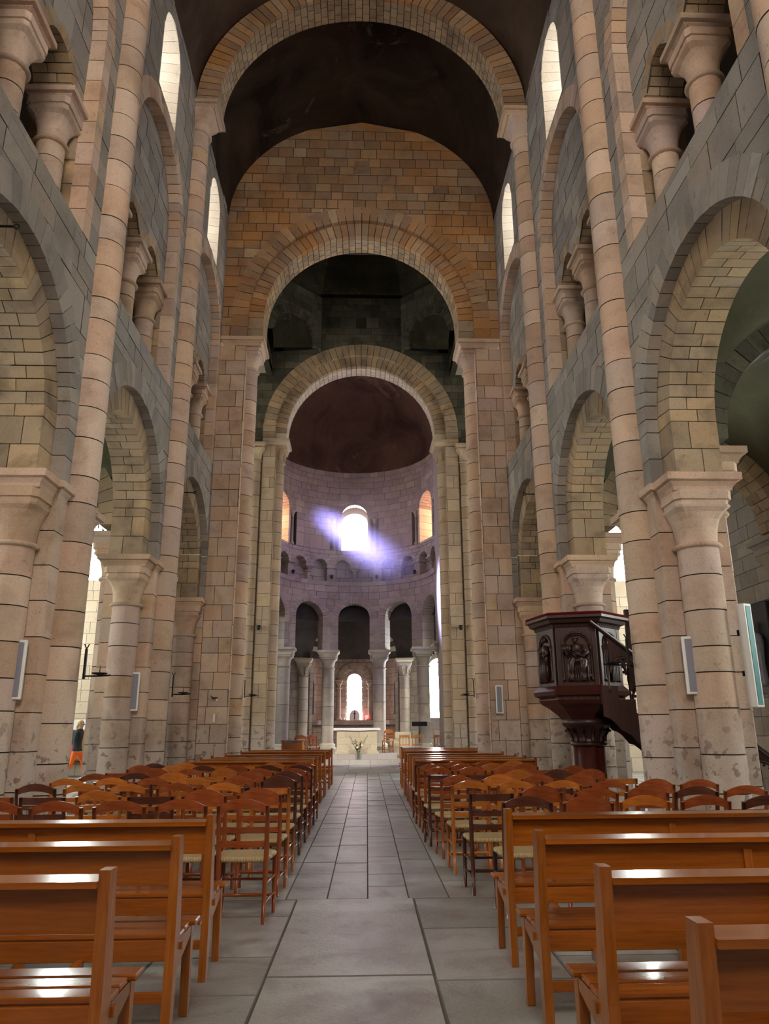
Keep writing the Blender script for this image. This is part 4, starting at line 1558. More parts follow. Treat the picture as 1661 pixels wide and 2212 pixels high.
# shelf along the chapel wall
A = Asm(w, 300, 5)
for i in range(10):
    a0, a1 = -80 + 16 * i, -80 + 16 * (i + 1)
    hexa(A, 'shelf_stone', [fch(tc_(a0) + .004, 1.62, .4), fch(tc_(a1) - .004, 1.62, .4), fch(tc_(a1) - .004, 1.82, .42), fch(tc_(a0) + .004, 1.82, .42),
                            fch(tc_(a0) + .004, 1.62, 0), fch(tc_(a1) - .004, 1.62, 0), fch(tc_(a1) - .004, 1.82, 0), fch(tc_(a0) + .004, 1.82, 0)], 'stone_choir')
A.done()
for s in (-1, 1):
    t = empty('passage_colonnette', fch(s * .86, 1.82, .14), 'window colonnette in the axial chapel, %s' % SIDE[s], 'column', 'colonnettes of the chapel window')
    MB().lathe([(.16, 0), (.16, .08), (.12, .13), (.095, .16), (.09, 1.6)], 14).make('colonnette_shaft', t, 'stone_choir')
    capital(t, 0, 0, .09, 1.6, 1.88, .17, 'stone_choir', tiers=False)
    abacus(t, -.2, .2, -.2, .2, 1.87, 1.97, 'stone_choir')
for j, (g_, hw, z0, zc, mt, lab) in enumerate(((0, .36, 1.85, 3.78, 'glass_chapel', 'bright round-headed window of the axial chapel'), (-74, .28, 2.1, 3.6, 'glass_apse_rose', 'narrow chapel side window, opposite the pulpit side'), (74, .28, 2.1, 3.6, 'glass_apse_rose', 'narrow chapel side window, on the pulpit side'))):
    wn = empty('window_%d' % (81 + j), (0, 0, 0), lab, 'window', None, 'structure')
    pts = [fch(tc_(g_) - hw, z0, -.3), fch(tc_(g_) + hw, z0, -.3)] + [fch(tc_(g_) + hw * math.cos(PI * i / 10), zc + hw * math.sin(PI * i / 10), -.3) for i in range(11)]
    MB().add(pts, [tuple(range(len(pts)))]).make('pane', wn, mt)
b = MB()
rings = []
for k in range(9):
    el = PI / 2 * k / 8
    rings.append([(AX + CHR * math.cos(t) * math.cos(el), CHY + CHR * math.sin(t) * math.cos(el), 5.0 + CHR * math.sin(el)) for t in [PI * i / 24 for i in range(25)]])
b.loft(rings, 0, True, False, False)
tag(b.make('ceiling', None, 'plaster_ambulatory'), 'dark half dome of the axial chapel', 'ceiling', None, 'structure')
t = empty('chapel_arch', (0, 0, 0), 'arch of alternating dark and light stones at the axial chapel mouth', 'arch')
A = Asm(t, 300, 4)
ring(A, fy(AY + AO - .35), AX, 4.8, 1.75, 2.05, 0, -.4, 25, 'stone_sooty', mats=['stone_sooty', 'stone_pale'])
A.done()
b = MB()
b.box(AX - 2.6, AX + 2.6, AY + AO - .1, AY + AO + .05, 6.85, 8).make('lintel_walling', w, 'plaster_ambulatory')

# ------------------------------------------------------------------ altar and sanctuary things
t = empty('altar', (-.11, 31.3, .48), 'pale limestone block altar with flared base and thick slab', 'altar')
A = Asm(t, 300, 5)
for j, (z0, z1) in enumerate(((.12, .36), (.36, .62), (.62, .88))):
    cuts = [-.8, -.25, .33, .8] if j % 2 else [-.8, -.45, .1, .55, .8]
    for a, b_ in zip(cuts, cuts[1:]):
        hexa(A, 'altar_stone', [(a + .002, -.4, z0 + .002), (b_ - .002, -.4, z0 + .002), (b_ - .002, -.4, z1 - .002), (a + .002, -.4, z1 - .002),
                                (a + .002, .4, z0 + .002), (b_ - .002, .4, z0 + .002), (b_ - .002, .4, z1 - .002), (a + .002, .4, z1 - .002)], 'stone_limestone')
A.done()
b = MB().loft([[(-x, -y, z), (x, -y, z), (x, y, z), (-x, y, z)] for x, y, z in ((.87, .47, 0), (.87, .47, .06), (.82, .42, .10), (.80, .4, .13))])
b.make('altar_base', t, 'stone_limestone')
MB().box(-.9, .9, -.5, .5, .88, .965, bev=.01).make('altar_slab', t, 'stone_limestone')
b = MB()
n_ = 28
ringo, ringi = [], []
outl = [(-.925, -.515), (.925, -.515), (.925, .515), (-.925, .515)]
per = []
for k in range(4):
    a, c = outl[k], outl[(k + 1) % 4]
    for i in range(n_ // 4):
        w_ = i / (n_ // 4)
        per.append((a[0] + (c[0] - a[0]) * w_, a[1] + (c[1] - a[1]) * w_))
top = [(x * .995, y * .99, .978) for x, y in per]
mid = [(x, y, .965) for x, y in per]
bot = [(x * (1.008 + .006 * math.sin(i * 2.1)), y * (1.01 + .008 * math.sin(i * 1.7)), .885 + .012 * math.sin(i * 1.3)) for i, (x, y) in enumerate(per)]
b.loft([bot, mid, top], 0, False, False)
b.f.append(tuple(range(len(b.v) - n_, len(b.v))))
b.m.append(0)
b.s.append(False)
c_ = b.make('altar_cloth', None, 'white_cloth_and_sheen')
c_.location = (-.11, 31.3, .48)
tag(c_, 'white cloth lying over the altar slab', 'cloth')
t = empty('flower_vase', (-.05, 30.36, .28), 'clear glass vase standing on the altar step', 'vase')
MB().lathe([(.05, 0), (.06, .01), (.052, .1), (.055, .22), (.075, .33), (.07, .33), (.05, .22), (.047, .1), (.05, .025)], 18, cap=False).make('vase_body', t, 'vase_glass')
t = empty('bouquet', (-.05, 30.38, .30), 'green bouquet with white lilies standing in the glass vase', 'flowers')
rb = random.Random(3)
st_ = MB()
lf = MB()
for k in range(16):
    a = rb.uniform(0, 2 * PI)
    sp = rb.uniform(.05, .3)
    h = rb.uniform(.42, .72) if k > 3 else rb.uniform(.78, .9)
    if k <= 3:
        a, sp = (PI * .95 if k % 2 else .05), rb.uniform(.28, .36)
    end = (sp * math.cos(a), sp * .5 * math.sin(a), h)
    st_.tube([(0, 0, .02), (end[0] * .15, end[1] * .15, .28), end], .005, 5)
    for q in range(7):
        w_ = .5 + .5 * q / 6
        base = Vector((end[0] * w_ * w_, end[1] * w_ * w_, .05 + (h - .05) * w_))
        d = Vector((rb.uniform(-1, 1), rb.uniform(-1, 1), rb.uniform(-.1, .8))).normalized()
        L_ = rb.uniform(.06, .13) * (1 if k > 3 else .6)
        sd = d.cross(Vector((0, 0, 1))).normalized() * L_ * .28
        lf.add([base, base + d * L_ * .5 + sd, base + d * L_, base + d * L_ * .5 - sd], [(0, 1, 2, 3)])
st_.make('stems', t, 'leaf_pale')
o_ = lf.make('leaves', t, 'leaf')
o_['kind'] = 'stuff'
for (x, z, mt) in ((-.13, .5, 'petal_white'), (.14, .52, 'petal_white'), (.02, .6, 'petal_yellow'), (-.04, .44, 'petal_white')):
    b = MB()
    for q in range(6):
        a = 2 * PI * q / 6
        c0 = Vector((x, -.10, z))
        d = Vector((math.cos(a), -.5, math.sin(a))).normalized()
        sd = Vector((-math.sin(a), 0, math.cos(a))) * .018
        b.add([c0, c0 + d * .035 + sd, c0 + d * .06, c0 + d * .035 - sd], [(0, 1, 2, 3)])
    b.make('flower', t, mt)
t = empty('music_stand', (2.47, 32.0, .28), 'black metal music stand on the choir floor', 'music stand')
MB().tube([(0, 0, .15), (0, 0, 1.3)], .012, 8).make('pole', t, 'iron')
b = MB()
b.add([(-.32, -.08, 1.25), (.32, -.08, 1.25), (.32, .06, 1.42), (-.32, .06, 1.42), (-.32, -.07, 1.24), (.32, -.07, 1.24), (.32, .07, 1.41), (-.32, .07, 1.41)],
      [(0, 1, 2, 3), (7, 6, 5, 4), (0, 4, 5, 1), (1, 5, 6, 2), (2, 6, 7, 3), (3, 7, 4, 0)])
b.box(-.32, .32, -.13, -.07, 1.235, 1.25)
b.make('desk', t, 'iron')
for k in range(3):
    a = 2 * PI * k / 3 + .4
    MB().tube([(0, 0, .22), (.3 * math.cos(a), .3 * math.sin(a), .01)], .009, 6).make('leg', t, 'iron')
t = empty('stone_ambo', (1.75, 33.2, .28), 'low stepped pale stone block behind the chairs beside the altar', 'stone block')
for (x0, x1, z0, z1) in ((-.55, .55, 0, .42), (-.5, .6, .42, .72), (-.25, .42, .72, 1.0)):
    MB().box(x0, x1, -.3, .3, z0, z1, bev=.015).make('stone', t, 'stone_limestone')
# tabernacle niche and vigil light on the chapel shelf
t = empty('tabernacle', (AX + .02, 38.85, 1.82), 'white round-topped tabernacle with dark cross on the chapel shelf', 'tabernacle')
pts = [(-.26, 0), (.26, 0), (.26, .2)] + [(.26 * math.cos(a), .2 + .32 * math.sin(a)) for a in [PI * k / 12 for k in range(1, 12)]] + [(-.26, .2)]
MB().prism(pts, 'y', -.08, .08).make('tabernacle_body', t, 'white_paint')
MB().box(-.02, .02, -.11, -.08, .05, .48).box(-.06, .06, -.11, -.08, .32, .36).make('cross', t, 'iron')
t = empty('vigil_lamp', (AX + .62, 38.72, 1.82), 'red glowing vigil lamp on the chapel shelf', 'lamp')
MB().lathe([(.05, 0), (.06, .02), (.03, .05), (.03, .08)], 12).make('lamp_foot', t, 'brass')
MB().lathe([(.04, .08), (.07, .12), (.08, .2), (.075, .26)], 14).make('lamp_glass', t, 'vigil_glow')
t = empty('candle_dish', (AX - .5, 38.75, 1.82), 'small white candle dish on the chapel shelf', 'dish')
MB().lathe([(.08, 0), (.12, .02), (.15, .05), (.13, .05), (.08, .03)], 14).make('dish_bowl', t, 'white_paint')
MB().lathe([(.03, .03), (.03, .14), (.01, .15)], 10).make('candle', t, 'white_paint')

# ------------------------------------------------------------------ rush-seated chairs


def chair_parts(crest):
    """mesh builders of one chair facing +y; its back posts stand at y = 0"""
    P = []
    for sg in (-1, 1):
        b = MB()
        b.tube([(sg * .185, -.025, 0), (sg * .185, .0, .25), (sg * .187, .005, .45), (sg * .192, -.03, .68), (sg * .195, -.072, .862)], [.016, .019, .021, .019, .016], 8)
        P.append(('back_post', b, 'v'))
        b = MB().tube([(sg * .215, .37, 0), (sg * .212, .37, .46)], [.016, .02], 8)
        P.append(('front_leg', b, 'v'))
        for z in (.14, .27):
            b = MB().tube([(sg * .186, 0, z), (sg * .213, .37, z + .01)], [.011, .012], 6)
            P.append(('side_stretcher', b, 'v'))
    for z in (.13, .25):
        P.append(('front_stretcher', MB().tube([(-.213, .37, z), (.213, .37, z)], .012, 6), 'h'))
    P.append(('rear_stretcher', MB().tube([(-.186, 0, .2), (.186, 0, .2)], .012, 6), 'h'))

    def rail(z, hgt, arch, y0, thick=.016, drop=0.0):
        n = 12
        b = MB()
        rings = []
        for i in range(n + 1):
            x = -.19 + .38 * i / n
            k = 1 - (2 * i / n - 1) ** 2
            y = y0 - .035 * k
            zt = z + hgt * (.72 + .28 * k if arch else 1) + (.035 * k if arch else .0)
            zb = z + drop * k
            rings.append([(x, y, zb), (x, y + thick, zb), (x, y + thick, zt), (x, y, zt)])
        b.loft(rings)
        return b
    if crest == 'arched':
        P.append(('crest_rail', rail(.80, .08, True, -.07, drop=.04), 'h'))
        P.append(('back_slat', rail(.655, .045, False, -.04), 'h'))
        P.append(('back_slat', rail(.55, .045, False, -.02), 'h'))
    elif crest == 'full':
        P.append(('crest_rail', rail(.775, .115, True, -.07), 'h'))
        P.append(('back_slat', rail(.63, .05, False, -.035), 'h'))
        P.append(('back_slat', rail(.535, .045, False, -.02), 'h'))
    else:
        P.append(('crest_rail', rail(.80, .06, False, -.07), 'h'))
        P.append(('back_slat', rail(.665, .05, False, -.04), 'h'))
        P.append(('back_slat', rail(.545, .05, False, -.02), 'h'))
    # rush seat with rounded rim, slightly sunk towards the middle
    b = MB()
    out = []
    N = 32
    for (k, z) in ((.96, .435), (1.0, .447), (1.0, .462), (.95, .474), (.6, .468), (.02, .458)):
        ringp = []
        for i in range(N):
            t = 2 * PI * (i + .5) / N
            c, sn = math.cos(t), math.sin(t)
            m = 1 / max(abs(c), abs(sn)) * .93 + .07
            y = .19 + .205 * sn * m * k
            hw = .20 + .035 * (y / .39)
            ringp.append((hw * c * m * k, y, z))
        out.append(ringp)
    b.loft(out, 0, True)
    P.append(('seat', b, 'r'))
    return P


CHAIR = {}
for crest in ('arched', 'full', 'plain'):
    for wd in ('russet', 'amber', 'umber'):
        L_ = []
        for nm, bld, k in chair_parts(crest):
            mat = {'v': 'wood_' + wd, 'h': 'wood_%s_flat' % wd, 'r': 'rush'}[k]
            L_.append((nm, bld.data(nm, mat)))
        CHAIR[(crest, wd)] = L_


def chair(kind, x, y, rz, z=0, label=None, group=None):
    t = empty('rush_chair', (x, y, z), label, 'chair', group, rz=rz)
    for nm, me in CHAIR[kind]:
        obj(nm, me, t)
    return t


ORD = ['first', 'second', 'third', 'fourth', 'fifth', 'sixth', 'seventh', 'eighth', 'ninth']
LOOK = {'russet': 'russet', 'amber': 'amber', 'umber': 'dark brown'}
CR = {'arched': 'arch-backed', 'full': 'broad-backed', 'plain': 'straight-backed'}
rc = random.Random(21)
rowsY = [6.45, 7.42, 8.36, 9.3, 10.27, 11.25, 12.2, 13.1]
for s in (-1, 1):
    for r_, Y in enumerate(rowsY):
        n = 7 if (s > 0 and r_ < 3) else 6
        start = {-1: .93, 1: [1.36, 1.22, 1.17, 1.15, 1.10, 1.12, 1.10, 1.12][r_]}[s]
        if s > 0:
            n = [7, 7, 6, 5, 5, 5, 4, 4][r_]
        for k in range(n):
            x = s * (start + .485 * k + rc.uniform(-.006, .006))
            y = Y + rc.uniform(-.06, .06)
            wd = rc.choices(['russet', 'amber', 'umber'], [6, 3, 1.2])[0]
            crest = rc.choices(['arched', 'full', 'plain'], [5, 4, 1.2])[0]
            if s < 0 and r_ == 0:
                crest, wd = 'arched', 'russet'
            if s > 0 and r_ == 1 and k == 0:
                crest, wd = 'plain', 'umber'
            if s > 0 and r_ == 2 and k == 0:
                crest, wd = 'arched', 'amber'
            if s > 0 and r_ == 4 and k == 0:
                crest, wd = 'plain', 'umber'
            if s < 0 and r_ in (3, 4) and k == 0:
                wd = 'umber'
            lab = '%s %s rush chair, %s from aisle, row %s past near benches, %s' % (LOOK[wd], CR[crest], ORD[k], ['one', 'two', 'three', 'four', 'five', 'six', 'seven', 'eight'][r_], 'pulpit side' if s > 0 else 'opposite pulpit')
            chair((crest, wd), x, y, rc.uniform(-.03, .03), 0, lab, 'rush chairs in rows')

# ------------------------------------------------------------------ benches


def bench_parts(L_):
    P = []
    prof = [(-.015, 0), (.045, 0), (.075, .30), (.11, .40), (.10, .50), (.045, .93), (-.035, .93), (-.005, .45)]
    for x0 in (0, L_ - .045):
        P.append(('end_post', MB().prism(prof, 'x', x0, x0 + .045), 'wood_bench_upright'))
    xm = L_ / 2
    P.append(('middle_post', MB().prism([(.0, 0), (.05, 0), (.085, .40), (.05, .83), (-.005, .83), (.0, .45)], 'x', xm - .0225, xm + .0225), 'wood_bench_upright'))
    # sloping cap rail
    b = MB()
    b.prism([(-.05, .868), (.08, .874), (.08, .898), (-.05, .892)], 'x', .045, L_ - .045)
    P.append(('cap_rail', b, 'wood_bench'))
    b = MB()
    b.prism([(.012, .70), (.030, .70), (.022, .872), (.004, .868)], 'x', .045, L_ - .045)
    P.append(('back_panel', b, 'wood_bench'))
    for k, (y0, y1) in enumerate(((.105, .215), (.225, .335), (.345, .46))):
        P.append(('seat_board', MB().box(-.03 if k == 2 else -.0, L_ + (.03 if k == 2 else 0), y0, y1, .435 + .004 * k, .46 + .004 * k, bev=.006), 'wood_bench'))
    P.append(('seat_rail', MB().box(.045, L_ - .045, .36, .385, .33, .435, bev=.003), 'wood_bench'))
    P.append(('rear_rail', MB().box(.045, L_ - .045, .085, .105, .34, .435, bev=.003), 'wood_bench'))
    for x0 in (.0, L_ - .045):
        P.append(('bearer', MB().prism([(.06, .30), (.42, .40), (.42, .436), (.06, .436)], 'x', x0 + .002, x0 + .043), 'wood_bench_upright'))
        P.append(('front_leg', MB().prism([(.40, 0), (.445, 0), (.445, .435), (.385, .435)], 'x', x0 + .0, x0 + .045), 'wood_bench_upright'))
        P.append(('tenon', MB().box(x0 - .012 if x0 < .1 else x0 + .03, x0 + .015 if x0 < .1 else x0 + .057, .12, .16, .385, .42), 'wood_bench_upright'))
    P.append(('foot_stretcher', MB().box(.045, L_ - .045, .20, .225, .12, .17, bev=.003), 'wood_bench'))
    for x0 in (.28, L_ * .78):
        P.append(('bracket', MB().box(x0, x0 + .035, -.10, .09, .30, .355, bev=.003), 'wood_bench_upright'))
    return P


BENCH = [(nm, b.data(nm, mt)) for nm, b, mt in bench_parts(2.25)]


def bench(x, y, label, group, rz=0.0):
    t = empty('church_bench', (x, y, 0), label, 'bench', group, rz=rz)
    for nm, me in BENCH:
        obj(nm, me, t)


near = {-1: [(5.1, -.915), (4.12, -.90), (3.2, -.955)], 1: [(5.29, .965), (4.2, .92), (3.16, .93), (2.29, .93)]}
for s in (-1, 1):
    for k, (y, x) in enumerate(near[s]):
        bench(x - 2.25 if s < 0 else x, y, 'varnished wooden bench, %s behind the chair rows, %s' % (ORD[k], SIDE[s]), 'near benches behind the chairs', rc.uniform(-.006, .006) + (.012 if s > 0 else 0))
far = {-1: [(14.1, -.83), (15.1, -.80), (16.1, -.78), (17.6, -.76), (19.75, -.74), (21.2, -.73)], 1: [(14.1, .95), (15.1, .97), (16.1, .98), (17.6, 1.0), (19.75, 1.05), (21.0, 1.1), (22.4, 1.17)]}
for s in (-1, 1):
    for k, (y, x) in enumerate(far[s]):
        bench(x - 2.25 if s < 0 else x, y, 'varnished wooden bench, %s ahead of the chair rows, %s' % (ORD[k], SIDE[s]), 'far benches before the altar', rc.uniform(-.01, .01))

# chairs and desk in the choir
def gothic_chair(x, y, rz, label):
    t = empty('choir_chair', (x, y, .28), label, 'chair', 'honey-coloured chairs beside the altar', rz=rz)
    for sg in (-1, 1):
        MB().box(sg * .19 - .018, sg * .19 + .018, -.018, .018, 0, .9, bev=.004).make('back_post', t, 'wood_honey')
        MB().box(sg * .19 - .018, sg * .19 + .018, .36, .396, 0, .44, bev=.004).make('front_leg', t, 'wood_honey')
    b = MB().box(-.2, .2, -.015, .015, .83, .9, bev=.004)
    b.make('top_rail', t, 'wood_honey')
    MB().box(-.18, .18, -.012, .012, .5, .54).make('lower_rail', t, 'wood_honey')
    for k in range(3):
        xc = -.115 + .115 * k
        pts = [(xc - .055, .835)] + [(xc - .045 * math.cos(a), .74 + .07 * math.sin(a)) for a in [PI * q / 8 for q in range(9)]] + [(xc + .055, .835)]
        MB().prism([(u, w_) for u, w_ in pts], 'y', -.01, .01).make('arch_head', t, 'wood_honey')
    for k in range(2):
        MB().tube([(-.0575 + .115 * k, 0, .54), (-.0575 + .115 * k, 0, .76)], .011, 8).make('spindle', t, 'wood_honey')
    MB().box(-.21, .21, -.02, .41, .44, .475, bev=.012).make('seat', t, 'white_cloth_and_sheen')  # white reflection on the seat put into its colour
    for sg in (-1, 1):
        MB().box(sg * .19 - .01, sg * .19 + .01, .01, .37, .2, .225).make('stretcher', t, 'wood_honey')


for (x, y, rz, lab) in ((1.78, 31.0, .15, 'gothic-backed chair standing closest to the altar'), (2.3, 31.2, -.1, 'gothic-backed chair between the altar and the music stand'), (3.15, 31.1, .5, 'gothic-backed chair beyond the music stand'),):
    gothic_chair(x, y, rz + PI, lab)
chair(('full', 'amber'), 1.2, 32.1, .1, .48, 'honey ladder-back chair against the apse column beside the altar', 'chairs beside the altar')
chair(('full', 'russet'), -2.35, 31.1, .1, .28, 'reddish chair behind the prayer desk in the choir', 'chairs beside the altar')
chair(('full', 'russet'), -1.9, 31.1, -.08, .28, 'reddish chair beside the altar, next to the prayer desk', 'chairs beside the altar')
chair(('plain', 'umber'), -2.05, 32.2, -1.4, .28, 'dark chair turned sideways behind the altar', 'chairs beside the altar')
t = empty('prayer_desk', (-2.55, 29.9, .1), 'low varnished wooden prayer desk on the choir floor', 'prayer desk')
for x0 in (-.42, .38):
    MB().prism([(-.2, 0), (.2, 0), (.2, .78), (-.2, .9)], 'x', x0, x0 + .04).make('side_panel', t, 'wood_honey')
MB().box(-.38, .38, -.19, -.17, .1, .8).make('front_panel', t, 'wood_bench')
MB().prism([(-.24, .9), (.22, .77), (.22, .80), (-.24, .93)], 'x', -.44, .44).make('sloping_top', t, 'wood_bench')
# ------------------------------------------------------------------ pulpit
PX, PY = 3.58, 12.3
t = empty('pulpit', (PX, PY, 0), 'carved dark red wooden pulpit with relief panels, column and stair', 'pulpit')
OA = math.radians(252)          # the panel that faces the viewer


def octo(r, z, k=6):
    return [(r * 1.06 * math.cos(OA + PI / 6 + PI / 3 * i), r * 1.06 * math.sin(OA + PI / 6 + PI / 3 * i), z) for i in range(k)]


MB().loft([octo(r, z) for r, z in ((.60, 2.02), (.60, 2.98))]).make('body', t, 'wood_pulpit')
MB().loft([octo(r, z) for r, z in ((.60, 2.95), (.64, 2.97), (.66, 3.02), (.72, 3.04), (.74, 3.09), (.79, 3.11), (.79, 3.15), (.70, 3.165))]).make('cornice', t, 'wood_pulpit')
MB().loft([octo(r, z) for r, z in ((.77, 3.15), (.785, 3.175), (.76, 3.20), (.62, 3.20), (.60, 3.16))], caps=False).make('velvet_pad', t, 'velvet')
MB().loft([octo(r, z) for r, z in ((.30, 1.55), (.36, 1.62), (.50, 1.74), (.60, 1.80), (.64, 1.86), (.64, 1.90), (.70, 1.93), (.72, 1.99), (.68, 2.03), (.62, 2.09))]).make('moulded_base', t, 'wood_pulpit_red')
# dentils under the cornice and base
dn = MB()
for i in range(6):
    a = OA + PI / 3 * i
    nx_, ny_ = math.cos(a), math.sin(a)
    tx, ty = -ny_, nx_
    ap = .68 * math.cos(PI / 6)
    for k in range(11):
        u = -.29 + .058 * k
        c0 = (nx_ * ap + tx * u, ny_ * ap + ty * u)
        dn.box(c0[0] - .014, c0[0] + .014, c0[1] - .014, c0[1] + .014, 2.995, 3.03)
        ap2 = .74 * math.cos(PI / 6)
        c0 = (nx_ * (ap2 - .05) + tx * u, ny_ * (ap2 - .05) + ty * u)
        dn.box(c0[0] - .012, c0[0] + .012, c0[1] - .012, c0[1] + .012, 1.88, 1.915)
o_ = dn.make('dentil_row', t, 'wood_pulpit')
# panels: arched niche with a robed figure in relief
for i in range(6):
    a = OA + PI / 3 * i
    ap = .636 * math.cos(PI / 6)
    R_ = Matrix.Rotation(a + PI / 2, 4, 'Z')
    off = Vector((ap * math.cos(a), ap * math.sin(a), 0))

    def W(p, R_=R_, off=off):
        q = R_ @ Vector(p)
        return (q.x + off.x, q.y + off.y, p[2])
    pan = MB()
    # frame stiles and rails, proud of the red ground (local y negative = outwards)
    for (x0, x1, z0, z1) in ((-.31, -.235, 2.05, 2.97), (.235, .31, 2.05, 2.97), (-.235, .235, 2.05, 2.13)):
        bb = MB().box(x0, x1, -.035, .0, z0, z1, bev=.006)
        pan.add([W(p) for p in bb.v], bb.f)
    # spandrels above the arch
    arc = [(.21 * math.cos(PI * k / 12), 2.68 + .21 * math.sin(PI * k / 12)) for k in range(13)]
    for sgn in (-1, 1):
        pl = [(sgn * .235, 2.68), (sgn * .235, 2.97), (0, 2.97)] + [(sgn * abs(x), z) for x, z in arc[6::-1]]
        bb = MB().prism(pl, 'y', -.03, 0)
        pan.add([W(p) for p in bb.v], bb.f)
    fr = obj('panel_frame', pan.data('panel_frame', 'wood_pulpit'), t)
    g_ = MB()
    bb = MB().tube([(x, -.036, z) for x, z in arc], .018, 6)
    g_.add([W(p) for p in bb.v], bb.f, 0, True)
    bb = MB().tube([(x * .86, -.03, 2.68 + (z - 2.68) * .86) for x, z in arc], .01, 6)
    g_.add([W(p) for p in bb.v], bb.f, 0, True)
    for sgn in (-1, 1):
        bb = MB().lathe([(.026, 2.14), (.026, 2.17), (.018, 2.19), (.017, 2.58), (.026, 2.62), (.034, 2.68)], 10, cx=sgn * .215, cy=-.035)
        g_.add([W(p) for p in bb.v], bb.f, 0, True)
    obj('niche_arch', g_.data('niche_arch', 'wood_pulpit'), fr)
    bb = MB().box(-.235, .235, -.006, -.001, 2.1, 2.92)
    k_ = MB()
    k_.add([W(p) for p in bb.v], bb.f)
    obj('panel_ground', k_.data('panel_ground', 'wood_pulpit_red'), fr)
    if i in (0, 5, 1, 4):
        fg = MB()
        seated = i == 0
        if seated:
            # head with beard, shoulders, arms holding a book, knees and falling drapery
            for c_, r_ in (((-.01, -.045, 2.735), (.030, .032, .040)), ((-.01, -.03, 2.745), (.040, .03, .045)), ((-.012, -.058, 2.70), (.020, .022, .035)),
                           ((.0, -.035, 2.585), (.075, .04, .085)), ((.0, -.03, 2.50), (.085, .04, .08)), ((.0, -.04, 2.41), (.115, .05, .055)), ((.115, -.04, 2.21), (.045, .035, .05)), ((.125, -.055, 2.25), (.022, .025, .03)), ((.11, -.06, 2.28), (.012, .012, .03))):
                fg.sphere(c_, r_, 14, 10)
            fg.tube([(.06, -.04, 2.63), (.115, -.055, 2.53), (.07, -.09, 2.47), (.0, -.10, 2.50)], [.030, .032, .026, .018], 8)
            fg.tube([(-.06, -.04, 2.63), (-.12, -.06, 2.55), (-.10, -.09, 2.49)], [.030, .030, .020], 8)
            fg.tube([(.05, -.05, 2.43), (.075, -.10, 2.40), (.06, -.075, 2.27), (.065, -.06, 2.15)], [.045, .045, .038, .03], 8)
            fg.tube([(-.05, -.05, 2.43), (-.075, -.10, 2.39), (-.085, -.075, 2.26), (-.08, -.06, 2.15)], [.045, .045, .038, .03], 8)
            for q in range(9):
                x_ = -.105 + .026 * q
                fg.tube([(x_ * .75, -.085, 2.42), (x_ + .012 * math.sin(q), -.092, 2.33), (x_ * 1.1, -.08, 2.24), (x_ * 1.15, -.07, 2.14)], [.007, .009, .010, .011], 6)
            for q in range(5):
                fg.tube([(-.085, -.06, 2.60 - .035 * q), (-.02, -.085, 2.54 - .035 * q), (.045, -.085, 2.545 - .03 * q), (.09, -.06, 2.60 - .03 * q)], .007, 6)
            fg.add([(-.16, -.075, 2.54), (-.075, -.10, 2.52), (-.07, -.10, 2.64), (-.155, -.075, 2.66), (-.16, -.055, 2.54), (-.075, -.08, 2.52), (-.07, -.08, 2.64), (-.155, -.055, 2.66)],
                   [(0, 1, 2, 3), (7, 6, 5, 4), (0, 4, 5, 1), (1, 5, 6, 2), (2, 6, 7, 3), (3, 7, 4, 0)])
        else:
            for c_, r_ in (((0, -.045, 2.74), (.028, .03, .038)), ((0, -.03, 2.75), (.036, .028, .042)), ((0, -.035, 2.60), (.068, .04, .075)), ((0, -.04, 2.46), (.07, .045, .13)), ((0, -.04, 2.28), (.08, .045, .16))):
                fg.sphere(c_, r_, 14, 10)
            fg.tube([(.055, -.04, 2.64), (.09, -.05, 2.54), (.04, -.085, 2.50)], [.026, .026, .018], 8)
            fg.tube([(-.055, -.04, 2.64), (-.09, -.05, 2.54), (-.04, -.085, 2.54)], [.026, .026, .018], 8)
            for q in range(8):
                x_ = -.07 + .02 * q
                fg.tube([(x_ * .7, -.08, 2.52), (x_ + .008 * math.sin(q * 2), -.092, 2.36), (x_ * 1.2, -.08, 2.14)], [.006, .008, .010], 6)
        k_ = MB()
        k_.add([W((p[0] * 1.3, p[1] * 1.2, 2.13 + (p[2] - 2.13) * 1.1)) for p in fg.v], fg.f, 0, True)
        obj('relief_figure', k_.data('relief_figure', 'wood_pulpit'), fr)
# clustered column
b = MB()
n_ = 48
rings = []
for (r, z) in ((.34, 0), (.34, .12), (.28, .16), (.29, .22), (.24, .26), (.235, 1.18)):
    rings.append([((r + .018 * math.cos(8 * 2 * PI * i / n_) * (1 if z > .2 else 0)) * math.cos(2 * PI * i / n_) + .06, (r + .018 * math.cos(8 * 2 * PI * i / n_) * (1 if z > .2 else 0)) * math.sin(2 * PI * i / n_), z) for i in range(n_)])
b.loft(rings, 0, True)
b.make('column_shaft', t, 'wood_pulpit_red')
b = MB().lathe([(.25, 1.16), (.285, 1.18), (.285, 1.205), (.245, 1.22), (.25, 1.30), (.31, 1.42), (.38, 1.47), (.40, 1.50), (.40, 1.56), (.34, 1.58)], 24, cx=.06)
cp = b.make('column_capital', t, 'wood_pulpit')
k_ = MB()
for i in range(12):
    a = 2 * PI * i / 12
    k_.tube([(.06 + .255 * math.cos(a), .255 * math.sin(a), 1.23), (.06 + .27 * math.cos(a), .27 * math.sin(a), 1.33), (.06 + .34 * math.cos(a), .34 * math.sin(a), 1.42), (.06 + .36 * math.cos(a), .36 * math.sin(a), 1.38)], [.03, .028, .024, .02], 6)
k_.make('capital_leaves', cp, 'wood_pulpit')
